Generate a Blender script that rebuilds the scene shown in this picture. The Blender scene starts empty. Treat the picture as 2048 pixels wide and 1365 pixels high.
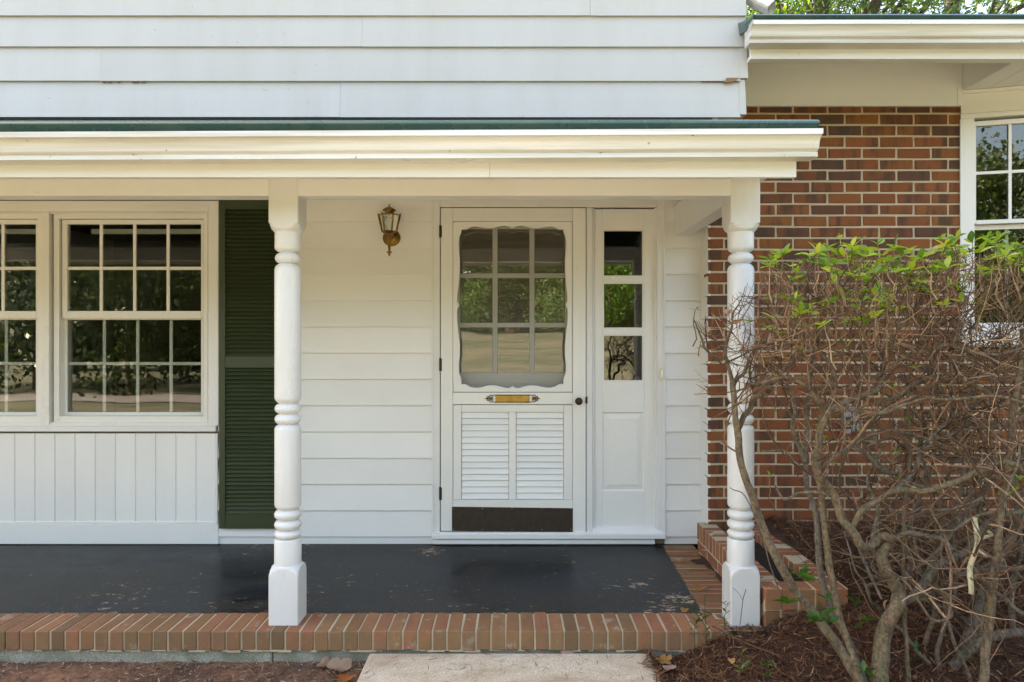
import bpy, bmesh, math, random
from mathutils import Vector, Matrix, noise as mnoise
R = math.radians
rnd = random.Random(7)
sc = bpy.context.scene
COL = sc.collection

# ------------------------------------------------------------------ camera, sky, sun, exposure
F, HC = 1365.33, 1.269            # focal length in photo pixels, eye height above the porch floor
cam_d = bpy.data.cameras.new('camera'); cam = bpy.data.objects.new('camera', cam_d); COL.objects.link(cam)
cam.location = (0, 0, HC); cam.rotation_euler = (R(90), 0, 0)
cam_d.lens = 24.0; cam_d.sensor_width = 36.0; cam_d.clip_start = 0.05; cam_d.clip_end = 600
sc.camera = cam

SUN_EL, SUN_AZ = 51, -54           # sun stands behind the house, to the left (azimuth from +Y towards +X)
world = bpy.data.worlds.new('World'); sc.world = world; world.use_nodes = True
wt = world.node_tree
sky = wt.nodes.new('ShaderNodeTexSky'); sky.sky_type = 'NISHITA'; sky.sun_disc = False
sky.sun_elevation = R(SUN_EL); sky.sun_rotation = R(SUN_AZ)
sky.air_density = 1.0; sky.dust_density = 3.0; sky.ozone_density = 1.0
bg = wt.nodes['Background']; bg.inputs['Strength'].default_value = 0.15
wt.links.new(sky.outputs[0], bg.inputs['Color'])
sun_d = bpy.data.lights.new('sun', 'SUN'); sun_d.energy = 3.6; sun_d.angle = R(0.53); sun_d.color = (1.0, 0.95, 0.87)
sun = bpy.data.objects.new('sun', sun_d); COL.objects.link(sun)
sdir = Vector((math.cos(R(SUN_EL))*math.sin(R(SUN_AZ)), math.cos(R(SUN_EL))*math.cos(R(SUN_AZ)), math.sin(R(SUN_EL))))
sun.rotation_euler = sdir.to_track_quat('Z', 'Y').to_euler()
sun.location = (-10, 8, 14)
vs = sc.view_settings
vs.view_transform = 'Standard'; vs.look = 'None'; vs.gamma = 1.0; vs.use_curve_mapping = False
vs.exposure = 2.66
vs.use_white_balance = True; vs.white_balance_temperature = 8450; vs.white_balance_tint = 10
try:
    sc.cycles.max_bounces = 12; sc.cycles.diffuse_bounces = 6; sc.cycles.glossy_bounces = 6
    sc.cycles.transparent_max_bounces = 16
    sc.cycles.use_denoising = True
    sc.cycles.sample_clamp_indirect = 8.0
except Exception:
    pass

# photo pixel -> world, at distance D in front of the camera
def X(u, D): return (u-1024)/F*D
def Z(v, D): return HC-(v-682.5)/F*D
def P(u, v, D): return Vector((X(u, D), D, Z(v, D)))

# ------------------------------------------------------------------ material helpers
class NT:
    def __init__(s, name):
        s.m = bpy.data.materials.new(name); s.m.use_nodes = True
        s.t = s.m.node_tree; s.n = s.t.nodes; s.l = s.t.links
        s.p = s.n['Principled BSDF']; s.out = s.n['Material Output']
        s.tc = s.n.new('ShaderNodeTexCoord')
    def link(s, a, b): s.l.new(a, b)
    def vec(s, scale=(1, 1, 1), src='Object', rand=0.0):
        mp = s.n.new('ShaderNodeMapping'); mp.inputs['Scale'].default_value = scale
        s.link(s.tc.outputs[src], mp.inputs['Vector'])
        if rand:
            oi = s.n.new('ShaderNodeObjectInfo'); mu = s.n.new('ShaderNodeMath'); mu.operation = 'MULTIPLY'
            mu.inputs[1].default_value = rand; s.link(oi.outputs['Random'], mu.inputs[0])
            cb = s.n.new('ShaderNodeCombineXYZ')
            for i in range(3): s.link(mu.outputs[0], cb.inputs[i])
            s.link(cb.outputs[0], mp.inputs['Location'])
        return mp.outputs[0]
    def noise(s, scale, detail=4, rough=.6, vec=None, dist=0.0):
        n = s.n.new('ShaderNodeTexNoise'); n.inputs['Scale'].default_value = scale
        n.inputs['Detail'].default_value = detail; n.inputs['Roughness'].default_value = rough
        n.inputs['Distortion'].default_value = dist
        s.link(vec if vec is not None else s.tc.outputs['Object'], n.inputs['Vector'])
        return n.outputs['Fac']
    def ramp(s, fac, stops, const=False):
        r = s.n.new('ShaderNodeValToRGB'); e = r.color_ramp.elements
        if const: r.color_ramp.interpolation = 'CONSTANT'
        while len(e) < len(stops): e.new(0.5)
        for i, (p, c) in enumerate(stops):
            e[i].position = p
            e[i].color = (c, c, c, 1) if isinstance(c, (int, float)) else (*c, 1)
        s.link(fac, r.inputs['Fac']); return r.outputs['Color']
    def mix(s, fac, a, b, mode='MIX'):
        n = s.n.new('ShaderNodeMix'); n.data_type = 'RGBA'; n.blend_type = mode
        for sock, v in ((n.inputs['Factor'], fac), (n.inputs[6], a), (n.inputs[7], b)):
            if hasattr(v, 'is_linked') or isinstance(v, bpy.types.NodeSocket): s.link(v, sock)
            elif isinstance(v, (tuple, list)): sock.default_value = (*v, 1)
            else: sock.default_value = v
        return n.outputs[2]
    def math(s, op, a, b=None, clamp=False):
        n = s.n.new('ShaderNodeMath'); n.operation = op; n.use_clamp = clamp
        for i, v in enumerate((a, b)):
            if v is None: continue
            if isinstance(v, bpy.types.NodeSocket): s.link(v, n.inputs[i])
            else: n.inputs[i].default_value = v
        return n.outputs[0]
    def bump(s, h, strength=.3, dist=.002):
        b = s.n.new('ShaderNodeBump'); b.inputs['Strength'].default_value = strength; b.inputs['Distance'].default_value = dist
        s.link(h, b.inputs['Height']); s.link(b.outputs[0], s.p.inputs['Normal'])
    def rnd(s):
        return s.n.new('ShaderNodeObjectInfo').outputs['Random']
    def base(s, c):
        if isinstance(c, bpy.types.NodeSocket): s.link(c, s.p.inputs['Base Color'])
        else: s.p.inputs['Base Color'].default_value = (*c, 1)
    def rough(s, r):
        if isinstance(r, bpy.types.NodeSocket): s.link(r, s.p.inputs['Roughness'])
        else: s.p.inputs['Roughness'].default_value = r

def paint(name, col, rough=.45, dirt=.12, dcol=(.42, .37, .27), bump=.25, stretch=(1, 1, 1), sc1=1.6, grain=None):
    t = NT(name)
    v = t.vec(stretch, rand=3.0)
    n1 = t.noise(sc1, 6, .62, v); n2 = t.noise(45, 3, .6)
    k = t.math('MULTIPLY', t.ramp(n1, [(.42, 0), (.75, 1)]), dirt)
    c = t.mix(k, col, dcol)
    spots = t.ramp(t.noise(26, 2, .5, t.vec((1, 1, 1), rand=9.0)), [(.73, 0), (.77, 1)])
    c = t.mix(t.math('MULTIPLY', spots, dirt*.9), c, tuple(x*.45 for x in dcol))
    # every piece was painted at another time: a slight shift per object
    rv = t.ramp(t.rnd(), [(0, .95), (1, 1.02)])
    c = t.mix(1.0, c, rv, 'MULTIPLY')
    t.base(c)
    t.rough(t.ramp(n1, [(.3, rough-.08), (.8, rough+.12)]))
    g = t.noise(1, 5, .65, t.vec(grain or (3, 3, 30)))
    t.bump(t.math('ADD', t.math('MULTIPLY', g, .6), t.math('MULTIPLY', n2, .5)), bump, .0022)
    return t.m

M = {}
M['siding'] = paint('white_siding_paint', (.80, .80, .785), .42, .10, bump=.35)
M['siding_upper'] = paint('upper_siding_greyed_for_light', (.555, .552, .545), .5, .28, (.44, .43, .38), bump=.6, stretch=(5, 1, .7), sc1=1.3)  # white siding, base greyed to offset its stronger light against the porch
M['trim'] = paint('white_trim_paint', (.78, .78, .77), .4, .14, bump=.2)
M['door'] = paint('door_paint', (.79, .79, .76), .35, .10, bump=.22, grain=(30, 3, 3))
M['vinyl'] = paint('cream_vinyl', (.76, .755, .725), .33, .08, (.5, .42, .25), bump=.05)
M['post'] = paint('post_gloss_paint', (.71, .71, .70), .32, .26, (.40, .38, .31), bump=.22, stretch=(3, 3, 1))
M['gutter'] = paint('gutter_enamel', (.755, .77, .77), .32, .8, (.36, .29, .19), bump=.05, stretch=(.55, 1, 16), sc1=1.1)  # real stain streaks, strengthened to paint in the shade bands of the gutter
M['fascia'] = paint('fascia_paint', (.75, .765, .77), .45, .25, (.62, .54, .41), bump=.18, stretch=(.6, 1, 3))
M['bay'] = paint('bay_trim_paint', (.80, .79, .76), .38, .06, bump=.1)
M['shutter'] = paint('green_shutter_paint', (.036, .052, .022), .42, .25, (.06, .07, .045), bump=.15)
M['dripedge'] = paint('green_metal', (.035, .095, .082), .28, .3, (.18, .2, .17), bump=.05, sc1=5)
M['roofing'] = paint('dark_green_shingle', (.035, .06, .05), .9, .4, (.08, .09, .08), bump=.6)
M['rot'] = paint('rotten_bare_wood', (.30, .18, .10), .85, .6, (.12, .07, .04), bump=1.0)
M['interior'] = paint('room_plaster', (.22, .19, .15), .8, .2, bump=.1)
M['inside_floor'] = paint('room_carpet', (.12, .09, .065), .9, .2, bump=.3)
M['bellplastic'] = paint('ivory_plastic', (.72, .68, .52), .35, .05, bump=.02)
M['button'] = paint('bell_button', (.9, .86, .7), .3, .02, bump=.0)

def brickmat(name, stops, flash=.5, rough=.85, wear=0.0):
    t = NT(name)
    c = t.ramp(t.rnd(), stops)
    v = t.vec((1, 1, 1), rand=37.0)
    big = t.noise(9, 3, .6, v)
    band = t.noise(4.6, 2, .5, t.vec((3.2, .8, .8), rand=53.0), .4)
    fl = t.math('MULTIPLY', t.ramp(band, [(.47, 0), (.64, 1)]), flash)
    pick = t.ramp(t.noise(1, 0, .5, t.vec((0, 0, 0), rand=91.0)), [(.40, 0), (.46, 1)])
    c = t.mix(t.math('MULTIPLY', fl, pick), c, (.045, .028, .018))
    c = t.mix(t.ramp(big, [(.25, .3), (.75, 0)]), c, (.13, .05, .02))
    grit = t.noise(150, 4, .7, v)
    c = t.mix(t.ramp(grit, [(.35, .3), (.6, 0)]), c, (.06, .03, .02))
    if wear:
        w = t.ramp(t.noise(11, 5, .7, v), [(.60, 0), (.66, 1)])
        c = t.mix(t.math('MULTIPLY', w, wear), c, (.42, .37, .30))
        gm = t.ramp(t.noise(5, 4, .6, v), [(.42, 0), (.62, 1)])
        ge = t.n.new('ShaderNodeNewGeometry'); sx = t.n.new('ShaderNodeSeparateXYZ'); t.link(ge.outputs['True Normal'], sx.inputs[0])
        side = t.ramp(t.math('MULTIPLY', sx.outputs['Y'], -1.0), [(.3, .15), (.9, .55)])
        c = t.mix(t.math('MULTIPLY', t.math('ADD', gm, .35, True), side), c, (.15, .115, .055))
    t.base(c); t.rough(rough)
    t.bump(t.math('ADD', grit, t.math('MULTIPLY', big, .8)), .6, .003)
    return t.m
M['brick'] = brickmat('wall_brick', [(0, (.085, .040, .022)), (.14, (.12, .044, .02)), (.24, (.20, .055, .018)), (.5, (.26, .076, .016)), (.72, (.27, .096, .021)), (.86, (.24, .060, .018)), (1, (.30, .088, .020))], .8)
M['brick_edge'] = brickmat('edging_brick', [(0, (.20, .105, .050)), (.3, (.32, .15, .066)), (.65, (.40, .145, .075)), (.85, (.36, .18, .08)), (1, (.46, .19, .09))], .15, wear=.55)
M['brick_planter'] = brickmat('planter_brick', [(0, (.34, .115, .05)), (.5, (.40, .13, .06)), (1, (.45, .155, .07))], .25, wear=.12)

def mortarmat(name, col):
    t = NT(name); n = t.noise(60, 5, .7); b = t.noise(4, 4, .6)
    c = t.mix(t.ramp(b, [(.35, 0), (.7, .45)]), col, tuple(x*.55 for x in col))
    t.base(c); t.rough(.95); t.bump(n, .8, .004); return t.m
M['mortar'] = mortarmat('mortar', (.53, .42, .285))
M['mortar_edge'] = mortarmat('mossy_mortar', (.54, .45, .31))

def concrete(name, a, b, spots, moss=0.0):
    t = NT(name)
    n = t.noise(3.2, 5, .6); f = t.noise(210, 3, .7)
    c = t.mix(t.ramp(n, [(.35, 0), (.7, 1)]), a, b)
    c = t.mix(t.ramp(f, [(.42, .75), (.55, 0)]), c, spots)
    c = t.mix(t.ramp(f, [(.58, 0), (.7, .6)]), c, (.78, .74, .66))
    if name == 'worn_concrete':
        st = t.noise(2.1, 5, .65, t.vec((1, 1.5, 1)), 1.2); c = t.mix(t.ramp(st, [(.46, 0), (.62, .65)]), c, (.36, .25, .155))
    if moss:
        c = t.mix(t.math('MULTIPLY', t.ramp(t.noise(7, 5, .7), [(.4, 0), (.6, 1)]), moss), c, (.11, .125, .06))
    t.base(c); t.rough(.92); t.bump(t.math('ADD', f, n), .5, .003); return t.m
M['walk'] = concrete('worn_concrete', (.60, .48, .34), (.72, .63, .51), (.40, .29, .20))
M['footing'] = concrete('mossy_concrete', (.34, .33, .27), (.44, .42, .35), (.16, .15, .12), .6)
M['asphalt'] = concrete('pale_driveway', (.22, .195, .19), (.27, .245, .24), (.15, .135, .13))

def floormat():
    t = NT('black_porch_paint')
    streak = t.noise(2.2, 6, .65, t.vec((1, 1.6, 1)), .8)
    fine = t.noise(38, 5, .7, t.vec((1, 2.2, 1)))
    c = t.mix(t.ramp(streak, [(.36, 0), (.64, 1)]), (.006, .0065, .008), (.038, .0365, .034))
    c = t.mix(t.ramp(fine, [(.5, 0), (.8, .55)]), c, (.10, .092, .082))
    blue = t.noise(1.3, 4, .6, t.vec((1, 1.5, 1), rand=2.0)); c = t.mix(t.ramp(blue, [(.5, 0), (.66, .6)]), c, (.022, .028, .040))
    # chipped spots that bare the pinkish slab, thicker in a few worn places
    mask = t.ramp(t.noise(1.7, 2, .5), [(.50, .0), (.72, .11)])
    for (px, py, rad, amt) in ((-.50, 4.13, .16, .19), (.66, 3.55, .26, .13), (.82, 3.36, .14, .21), (.72, 3.22, .22, .15), (-1.9, 3.36, .5, .10), (-1.15, 3.3, .4, .08), (.30, 4.2, .12, .14), (-.2, 3.24, .5, .08)):
        d = t.n.new('ShaderNodeVectorMath'); d.operation = 'DISTANCE'
        g = t.n.new('ShaderNodeNewGeometry'); t.link(g.outputs['Position'], d.inputs[0]); d.inputs[1].default_value = (px, py, 0)
        fall = t.ramp(t.math('DIVIDE', d.outputs['Value'], rad), [(.2, amt), (1, 0)])
        mask = t.math('MAXIMUM', mask, fall)
    chips = t.noise(34, 5, .72, t.vec((.55, 1.15, 1)))
    k = t.ramp(t.math('ADD', chips, mask), [(.70, 0), (.72, 1)])
    c = t.mix(k, c, (.40, .28, .21))
    t.base(c)
    t.rough(t.ramp(streak, [(.3, .26), (.75, .5)])); t.p.inputs['Specular IOR Level'].default_value = .12
    t.bump(t.math('ADD', t.math('MULTIPLY', fine, .5), t.math('MULTIPLY', k, -1.5)), .25, .002)
    return t.m
M['floor'] = floormat()

def soilmat(name, stops, sc=30, bump=1.0):
    t = NT(name); n = t.noise(sc, 6, .75); b = t.noise(3, 3, .6)
    c = t.ramp(n, stops); c = t.mix(t.ramp(b, [(.4, 0), (.65, .6)]), c, (.035, .028, .024))
    t.base(c); t.rough(1.0); t.bump(n, bump, .012); return t.m
M['soil'] = soilmat('red_soil', [(.3, (.07, .04, .027)), (.5, (.22, .10, .055)), (.62, (.32, .165, .095)), (.75, (.42, .29, .19))])
M['mulchbed'] = soilmat('mulch_ground', [(.3, (.020, .010, .006)), (.55, (.072, .030, .015)), (.75, (.13, .056, .028))])
M['pottingsoil'] = soilmat('black_soil', [(.3, (.010, .008, .006)), (.6, (.03, .02, .014)), (.8, (.06, .04, .03))], 60)

def stuffmat(name, stops, rough=.9, spec=.3):
    t = NT(name)
    g = t.n.new('ShaderNodeNewGeometry')
    c = t.ramp(g.outputs['Random Per Island'], stops)
    n = t.noise(60, 3, .6); c = t.mix(t.ramp(n, [(.35, .5), (.6, 0)]), c, tuple(x*.5 for x in stops[0][1]))
    t.base(c); t.rough(rough); t.p.inputs['Specular IOR Level'].default_value = spec
    return t.m
M['mulch'] = stuffmat('shredded_mulch', [(0, (.036, .015, .008)), (.35, (.115, .045, .021)), (.75, (.22, .092, .044)), (.93, (.28, .14, .07)), (1, (.42, .27, .15))])
M['debris'] = stuffmat('ground_litter', [(0, (.10, .05, .03)), (.4, (.17, .08, .045)), (.7, (.26, .15, .09)), (.9, (.36, .28, .20)), (1, (.5, .45, .38))])

def lawnmat():
    t = NT('lawn_grass'); n = t.noise(.7, 6, .65, t.vec((.5, 1.6, 1))); f = t.noise(20, 4, .7)
    c = t.mix(t.ramp(n, [(.42, 0), (.6, 1)]), (.172, .160, .108), (.085, .10, .055))
    c = t.mix(t.ramp(f, [(.3, .5), (.6, 0)]), c, (.07, .065, .03))
    t.base(c); t.rough(1.0); t.bump(f, 1.0, .03); return t.m
M['lawn'] = lawnmat()

def barkmat(name, a, b, scale=(6, 6, 1.5), moss=None):
    t = NT(name)
    n = t.noise(9, 6, .7, t.vec(scale)); f = t.noise(70, 4, .7)
    c = t.mix(t.ramp(n, [(.35, 0), (.65, 1)]), a, b)
    if moss: c = t.mix(t.ramp(t.noise(12, 4, .6), [(.5, 0), (.66, .6)]), c, moss)
    c = t.mix(t.ramp(f, [(.38, .7), (.55, 0)]), c, tuple(x*.4 for x in a))
    c = t.mix(t.ramp(t.noise(30, 5, .7, t.vec((1, 1, .35))), [(.55, 0), (.7, .5)]), c, tuple(min(1, x*1.5) for x in b))
    t.base(c); t.rough(.85); t.bump(t.math('ADD', n, f), 1.0, .006); return t.m
M['bark'] = barkmat('shrub_bark', (.085, .058, .034), (.215, .15, .088), moss=(.14, .125, .05))
M['barkgrey'] = barkmat('grey_shrub_bark', (.085, .066, .048), (.21, .165, .12), moss=(.14, .13, .07))
M['barkpale'] = barkmat('pale_dead_wood', (.42, .36, .22), (.52, .46, .30))
M['twig'] = stuffmat('twig_bark', [(0, (.06, .034, .021)), (.4, (.145, .083, .050)), (.75, (.25, .150, .092)), (1, (.40, .27, .165))])
M['trunk'] = barkmat('tree_bark', (.07, .05, .04), (.15, .11, .085), (8, 8, 1))

def leafmat(name, stops, per='obj', trans=.45, rough=.38):
    t = NT(name)
    if per == 'obj': r = t.rnd()
    else: r = t.n.new('ShaderNodeNewGeometry').outputs['Random Per Island']
    c = t.ramp(r, stops)
    n = t.noise(40, 2, .5); c = t.mix(t.ramp(n, [(.35, .25), (.65, 0)]), c, tuple(x*.5 for x in stops[0][1]))
    t.base(c); t.rough(rough); t.p.inputs['Specular IOR Level'].default_value = .45
    tr = t.n.new('ShaderNodeBsdfTranslucent'); t.link(t.mix(1.0, c, (1.25, 1.25, .6), 'MULTIPLY'), tr.inputs['Color'])
    mx = t.n.new('ShaderNodeMixShader'); mx.inputs[0].default_value = trans
    t.link(t.p.outputs[0], mx.inputs[1]); t.link(tr.outputs[0], mx.inputs[2]); t.link(mx.outputs[0], t.out.inputs['Surface'])
    return t.m
LEAFSTOPS = [(0, (.06, .15, .03)), (.22, (.14, .27, .05)), (.55, (.26, .38, .045)), (.88, (.38, .48, .05)), (1, (.46, .42, .09))]
M['leaf'] = leafmat('azalea_leaf', LEAFSTOPS)
M['leafmass'] = leafmat('azalea_leaf_mass', LEAFSTOPS, 'isl')
M['leafdark'] = leafmat('dark_green_leaf', [(0, (.03, .09, .015)), (1, (.06, .16, .02))], 'isl')
M['leafpale'] = leafmat('pale_green_leaf', [(0, (.36, .46, .22)), (1, (.52, .60, .38))], 'isl', .4)
M['treeleaf'] = leafmat('tree_leaf', [(0, (.035, .09, .012)), (.5, (.085, .18, .022)), (1, (.17, .27, .03))], 'isl', .5)
M['farleaf'] = leafmat('far_tree_leaf', [(0, (.025, .06, .012)), (.5, (.06, .12, .02)), (.9, (.14, .19, .04)), (1, (.24, .28, .08))], 'isl', .35)
M['bushleaf'] = leafmat('evergreen_leaf', [(0, (.008, .022, .006)), (.6, (.022, .05, .010)), (.92, (.06, .10, .025)), (1, (.22, .26, .14))], 'isl', .2, .3)
M['dry'] = leafmat('dry_leaf', [(0, (.36, .17, .05)), (1, (.48, .27, .09))], 'obj', .2, .7)
M['drybrown'] = leafmat('brown_dry_leaf', [(0, (.30, .19, .12)), (1, (.36, .24, .16))], 'obj', .15, .75)
M['drypink'] = leafmat('faded_pink_leaf', [(0, (.34, .22, .18)), (1, (.36, .24, .20))], 'obj', .15, .75)

def metal(name, col, rough, var=.4, dark=(.05, .03, .012), met=1.0):
    t = NT(name); n = t.noise(25, 5, .65)
    t.base(t.mix(t.ramp(n, [(.35, 0), (.75, var)]), col, dark)); t.p.inputs['Metallic'].default_value = met
    t.rough(t.ramp(n, [(.3, rough), (.8, rough+.25)])); t.bump(n, .1, .001); return t.m
M['brass'] = metal('aged_brass', (.30, .18, .05), .3, .85)
M['brassplate'] = metal('brass_plate', (.52, .33, .08), .42, .45, (.22, .13, .04), .8)
M['bronze'] = metal('dark_bronze', (.055, .038, .026), .45, .5, (.03, .022, .018), .6)
M['kick'] = metal('tarnished_kick_plate', (.060, .042, .028), .5, .6, (.035, .03, .028), .55)
M['verdigris'] = metal('verdigris_screw', (.10, .26, .20), .6, .3, (.05, .05, .03), .3)
M['galv'] = metal('galvanised_box', (.33, .35, .37), .45, .4, (.14, .14, .14), .6)
M['rubber'] = metal('black_plastic', (.02, .02, .02), .5, .2, (.01, .01, .01), 0)

def glassmat(name, refl=3.0, tint=(.93, .95, .93), wave=.0, rough=0.0):
    t = NT(name)
    fr = t.n.new('ShaderNodeFresnel'); fr.inputs['IOR'].default_value = 1.5
    k = t.math('MULTIPLY', fr.outputs[0], refl, True)
    tr = t.n.new('ShaderNodeBsdfTransparent'); tr.inputs['Color'].default_value = (*tint, 1)
    gl = t.n.new('ShaderNodeBsdfGlossy'); gl.inputs['Roughness'].default_value = rough
    if wave:
        b = t.n.new('ShaderNodeBump'); b.inputs['Strength'].default_value = wave; b.inputs['Distance'].default_value = .01
        t.link(t.noise(3.0, 1, .4), b.inputs['Height']); t.link(b.outputs[0], gl.inputs['Normal'])
    mx = t.n.new('ShaderNodeMixShader'); t.link(k, mx.inputs[0]); t.link(tr.outputs[0], mx.inputs[1]); t.link(gl.outputs[0], mx.inputs[2])
    t.link(mx.outputs[0], t.out.inputs['Surface']); return t.m
M['glass'] = glassmat('window_glass', 1.7, wave=.05)
M['doorglass'] = glassmat('old_door_glass', 9.0, (.85, .85, .82), .08)
M['sideglass'] = glassmat('sidelight_glass', 3.6, (.85, .85, .82), .06)
M['lampglass'] = glassmat('lamp_glass', 5.0, (.60, .66, .62), .2, .12)

def screenmat():
    t = NT('insect_screen')
    w = t.noise(900, 1, .5)
    t.base((.14, .125, .095)); t.rough(.6)
    tr = t.n.new('ShaderNodeBsdfTransparent')
    mx = t.n.new('ShaderNodeMixShader'); t.link(t.ramp(w, [(.3, .32), (.7, .42)]), mx.inputs[0])
    t.link(tr.outputs[0], mx.inputs[1]); t.link(t.p.outputs[0], mx.inputs[2]); t.link(mx.outputs[0], t.out.inputs['Surface']); return t.m
M['screen'] = screenmat()

# ------------------------------------------------------------------ mesh helpers
def root_loc(o):
    l = Vector((0, 0, 0))
    while o is not None: l += o.location; o = o.parent
    return l
class MB:
    def __init__(s): s.v = []; s.f = []
    def add(s, vs, fs):
        b = len(s.v); s.v += [Vector(v) for v in vs]; s.f += [tuple(b+i for i in f) for f in fs]; return s
    def box(s, x0, x1, y0, y1, z0, z1):
        return s.add([(x0,y0,z0),(x1,y0,z0),(x1,y1,z0),(x0,y1,z0),(x0,y0,z1),(x1,y0,z1),(x1,y1,z1),(x0,y1,z1)],
                     [(3,2,1,0),(4,5,6,7),(0,1,5,4),(1,2,6,5),(2,3,7,6),(3,0,4,7)])
    def hexa(s, a):   # eight corners in box order
        return s.add(a, [(3,2,1,0),(4,5,6,7),(0,1,5,4),(1,2,6,5),(2,3,7,6),(3,0,4,7)])
    def cbox(s, x0, x1, y0, y1, z0, z1, c=.003):
        vs, idx = [], {}
        X_, Y_, Z_ = (x0, x1), (y0, y1), (z0, z1)
        for i in (0, 1):
            for j in (0, 1):
                for k in (0, 1):
                    p = [X_[i], Y_[j], Z_[k]]; sg = [c if q == 0 else -c for q in (i, j, k)]
                    for ax in range(3):
                        q = [p[a] + (0 if a == ax else sg[a]) for a in range(3)]
                        idx[(i, j, k, ax)] = len(vs); vs.append(q)
        g = lambda i, j, k, a: idx[(i, j, k, a)]
        fs = []
        for e in (0, 1):
            q = [g(e,0,0,0), g(e,1,0,0), g(e,1,1,0), g(e,0,1,0)]; fs.append(q if e else q[::-1])
            q = [g(0,e,0,1), g(1,e,0,1), g(1,e,1,1), g(0,e,1,1)]; fs.append(q[::-1] if e else q)
            q = [g(0,0,e,2), g(1,0,e,2), g(1,1,e,2), g(0,1,e,2)]; fs.append(q if e else q[::-1])
        for a in (0, 1):
            for b in (0, 1):
                fs.append([g(0,a,b,1), g(1,a,b,1), g(1,a,b,2), g(0,a,b,2)])
                fs.append([g(a,0,b,0), g(a,1,b,0), g(a,1,b,2), g(a,0,b,2)])
                fs.append([g(a,b,0,0), g(a,b,1,0), g(a,b,1,1), g(a,b,0,1)])
        for i in (0, 1):
            for j in (0, 1):
                for k in (0, 1): fs.append([g(i,j,k,0), g(i,j,k,1), g(i,j,k,2)])
        return s.add(vs, fs)
    def extrude_x(s, prof, x0, x1, dz0=0, dz1=0, caps=True):   # closed (y,z) profile along x
        n = len(prof)
        vs = [(x0, y, z+dz0) for y, z in prof] + [(x1, y, z+dz1) for y, z in prof]
        fs = [(i, (i+1) % n, n+(i+1) % n, n+i) for i in range(n)]
        if caps: fs += [tuple(range(n))[::-1], tuple(range(n, 2*n))]
        return s.add(vs, fs)
    def tube(s, pts, rads, n=8, cap=True):
        pts = [Vector(p) for p in pts]; k = len(pts); rings = []
        up = Vector((0, 0, 1)); prev = None
        for i, p in enumerate(pts):
            t = (pts[min(i+1, k-1)]-pts[max(i-1, 0)])
            t = t.normalized() if t.length > 1e-9 else Vector((0, 0, 1))
            if prev is None:
                a = t.cross(up if abs(t.z) < .9 else Vector((1, 0, 0))).normalized()
            else:
                a = prev - t*prev.dot(t); a = a.normalized() if a.length > 1e-6 else t.orthogonal().normalized()
            prev = a; b = t.cross(a); r = rads[i] if isinstance(rads, (list, tuple)) else rads
            rings.append([p + (a*math.cos(2*math.pi*j/n)+b*math.sin(2*math.pi*j/n))*r for j in range(n)])
        vs = [q for r_ in rings for q in r_]; fs = []
        for i in range(k-1):
            for j in range(n): fs.append((i*n+j, i*n+(j+1) % n, (i+1)*n+(j+1) % n, (i+1)*n+j))
        if cap: fs += [tuple(range(n))[::-1], tuple(range((k-1)*n, k*n))]
        return s.add(vs, fs)
    def lathe(s, prof, cx, cy, n=32, axis='z'):   # prof: (r, h)
        vs, fs = [], []
        for r, h in prof:
            for j in range(n):
                a = 2*math.pi*j/n
                if axis == 'z': vs.append((cx+r*math.cos(a), cy+r*math.sin(a), h))
        k = len(prof)
        for i in range(k-1):
            for j in range(n): fs.append((i*n+j, i*n+(j+1) % n, (i+1)*n+(j+1) % n, (i+1)*n+j))
        fs += [tuple(range(n))[::-1], tuple(range((k-1)*n, k*n))]
        return s.add(vs, fs)
    def lathe_y(s, prof, cx, cz, n=24):   # revolved about the y axis, prof: (r, y)
        vs, fs = [], []
        for r, h in prof:
            for j in range(n):
                a = 2*math.pi*j/n; vs.append((cx+r*math.cos(a), h, cz+r*math.sin(a)))
        k = len(prof)
        for i in range(k-1):
            for j in range(n): fs.append((i*n+j, i*n+(j+1) % n, (i+1)*n+(j+1) % n, (i+1)*n+j))
        fs += [tuple(range(n))[::-1], tuple(range((k-1)*n, k*n))]
        return s.add(vs, fs)
    def sphere(s, c, r, n=10, m=6):
        prof = [(max(1e-4, r*math.sin(math.pi*i/m)), c[2]-r*math.cos(math.pi*i/m)) for i in range(m+1)]
        return s.lathe(prof, c[0], c[1], n)
    def build(s, name, mat, parent=None, smooth=None, recalc=True):
        off = root_loc(parent) if parent is not None else Vector((0, 0, 0))
        me = bpy.data.meshes.new(name); me.from_pydata([v-off for v in s.v], [], s.f)
        if recalc:
            bm = bmesh.new(); bm.from_mesh(me); bmesh.ops.recalc_face_normals(bm, faces=bm.faces); bm.to_mesh(me); bm.free()
        me.materials.append(mat)
        if smooth is not None:
            me.polygons.foreach_set('use_smooth', [True]*len(me.polygons))
            me.set_sharp_from_angle(angle=R(smooth))
        o = bpy.data.objects.new(name, me); COL.objects.link(o)
        if parent is not None: o.parent = parent
        return o

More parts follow.
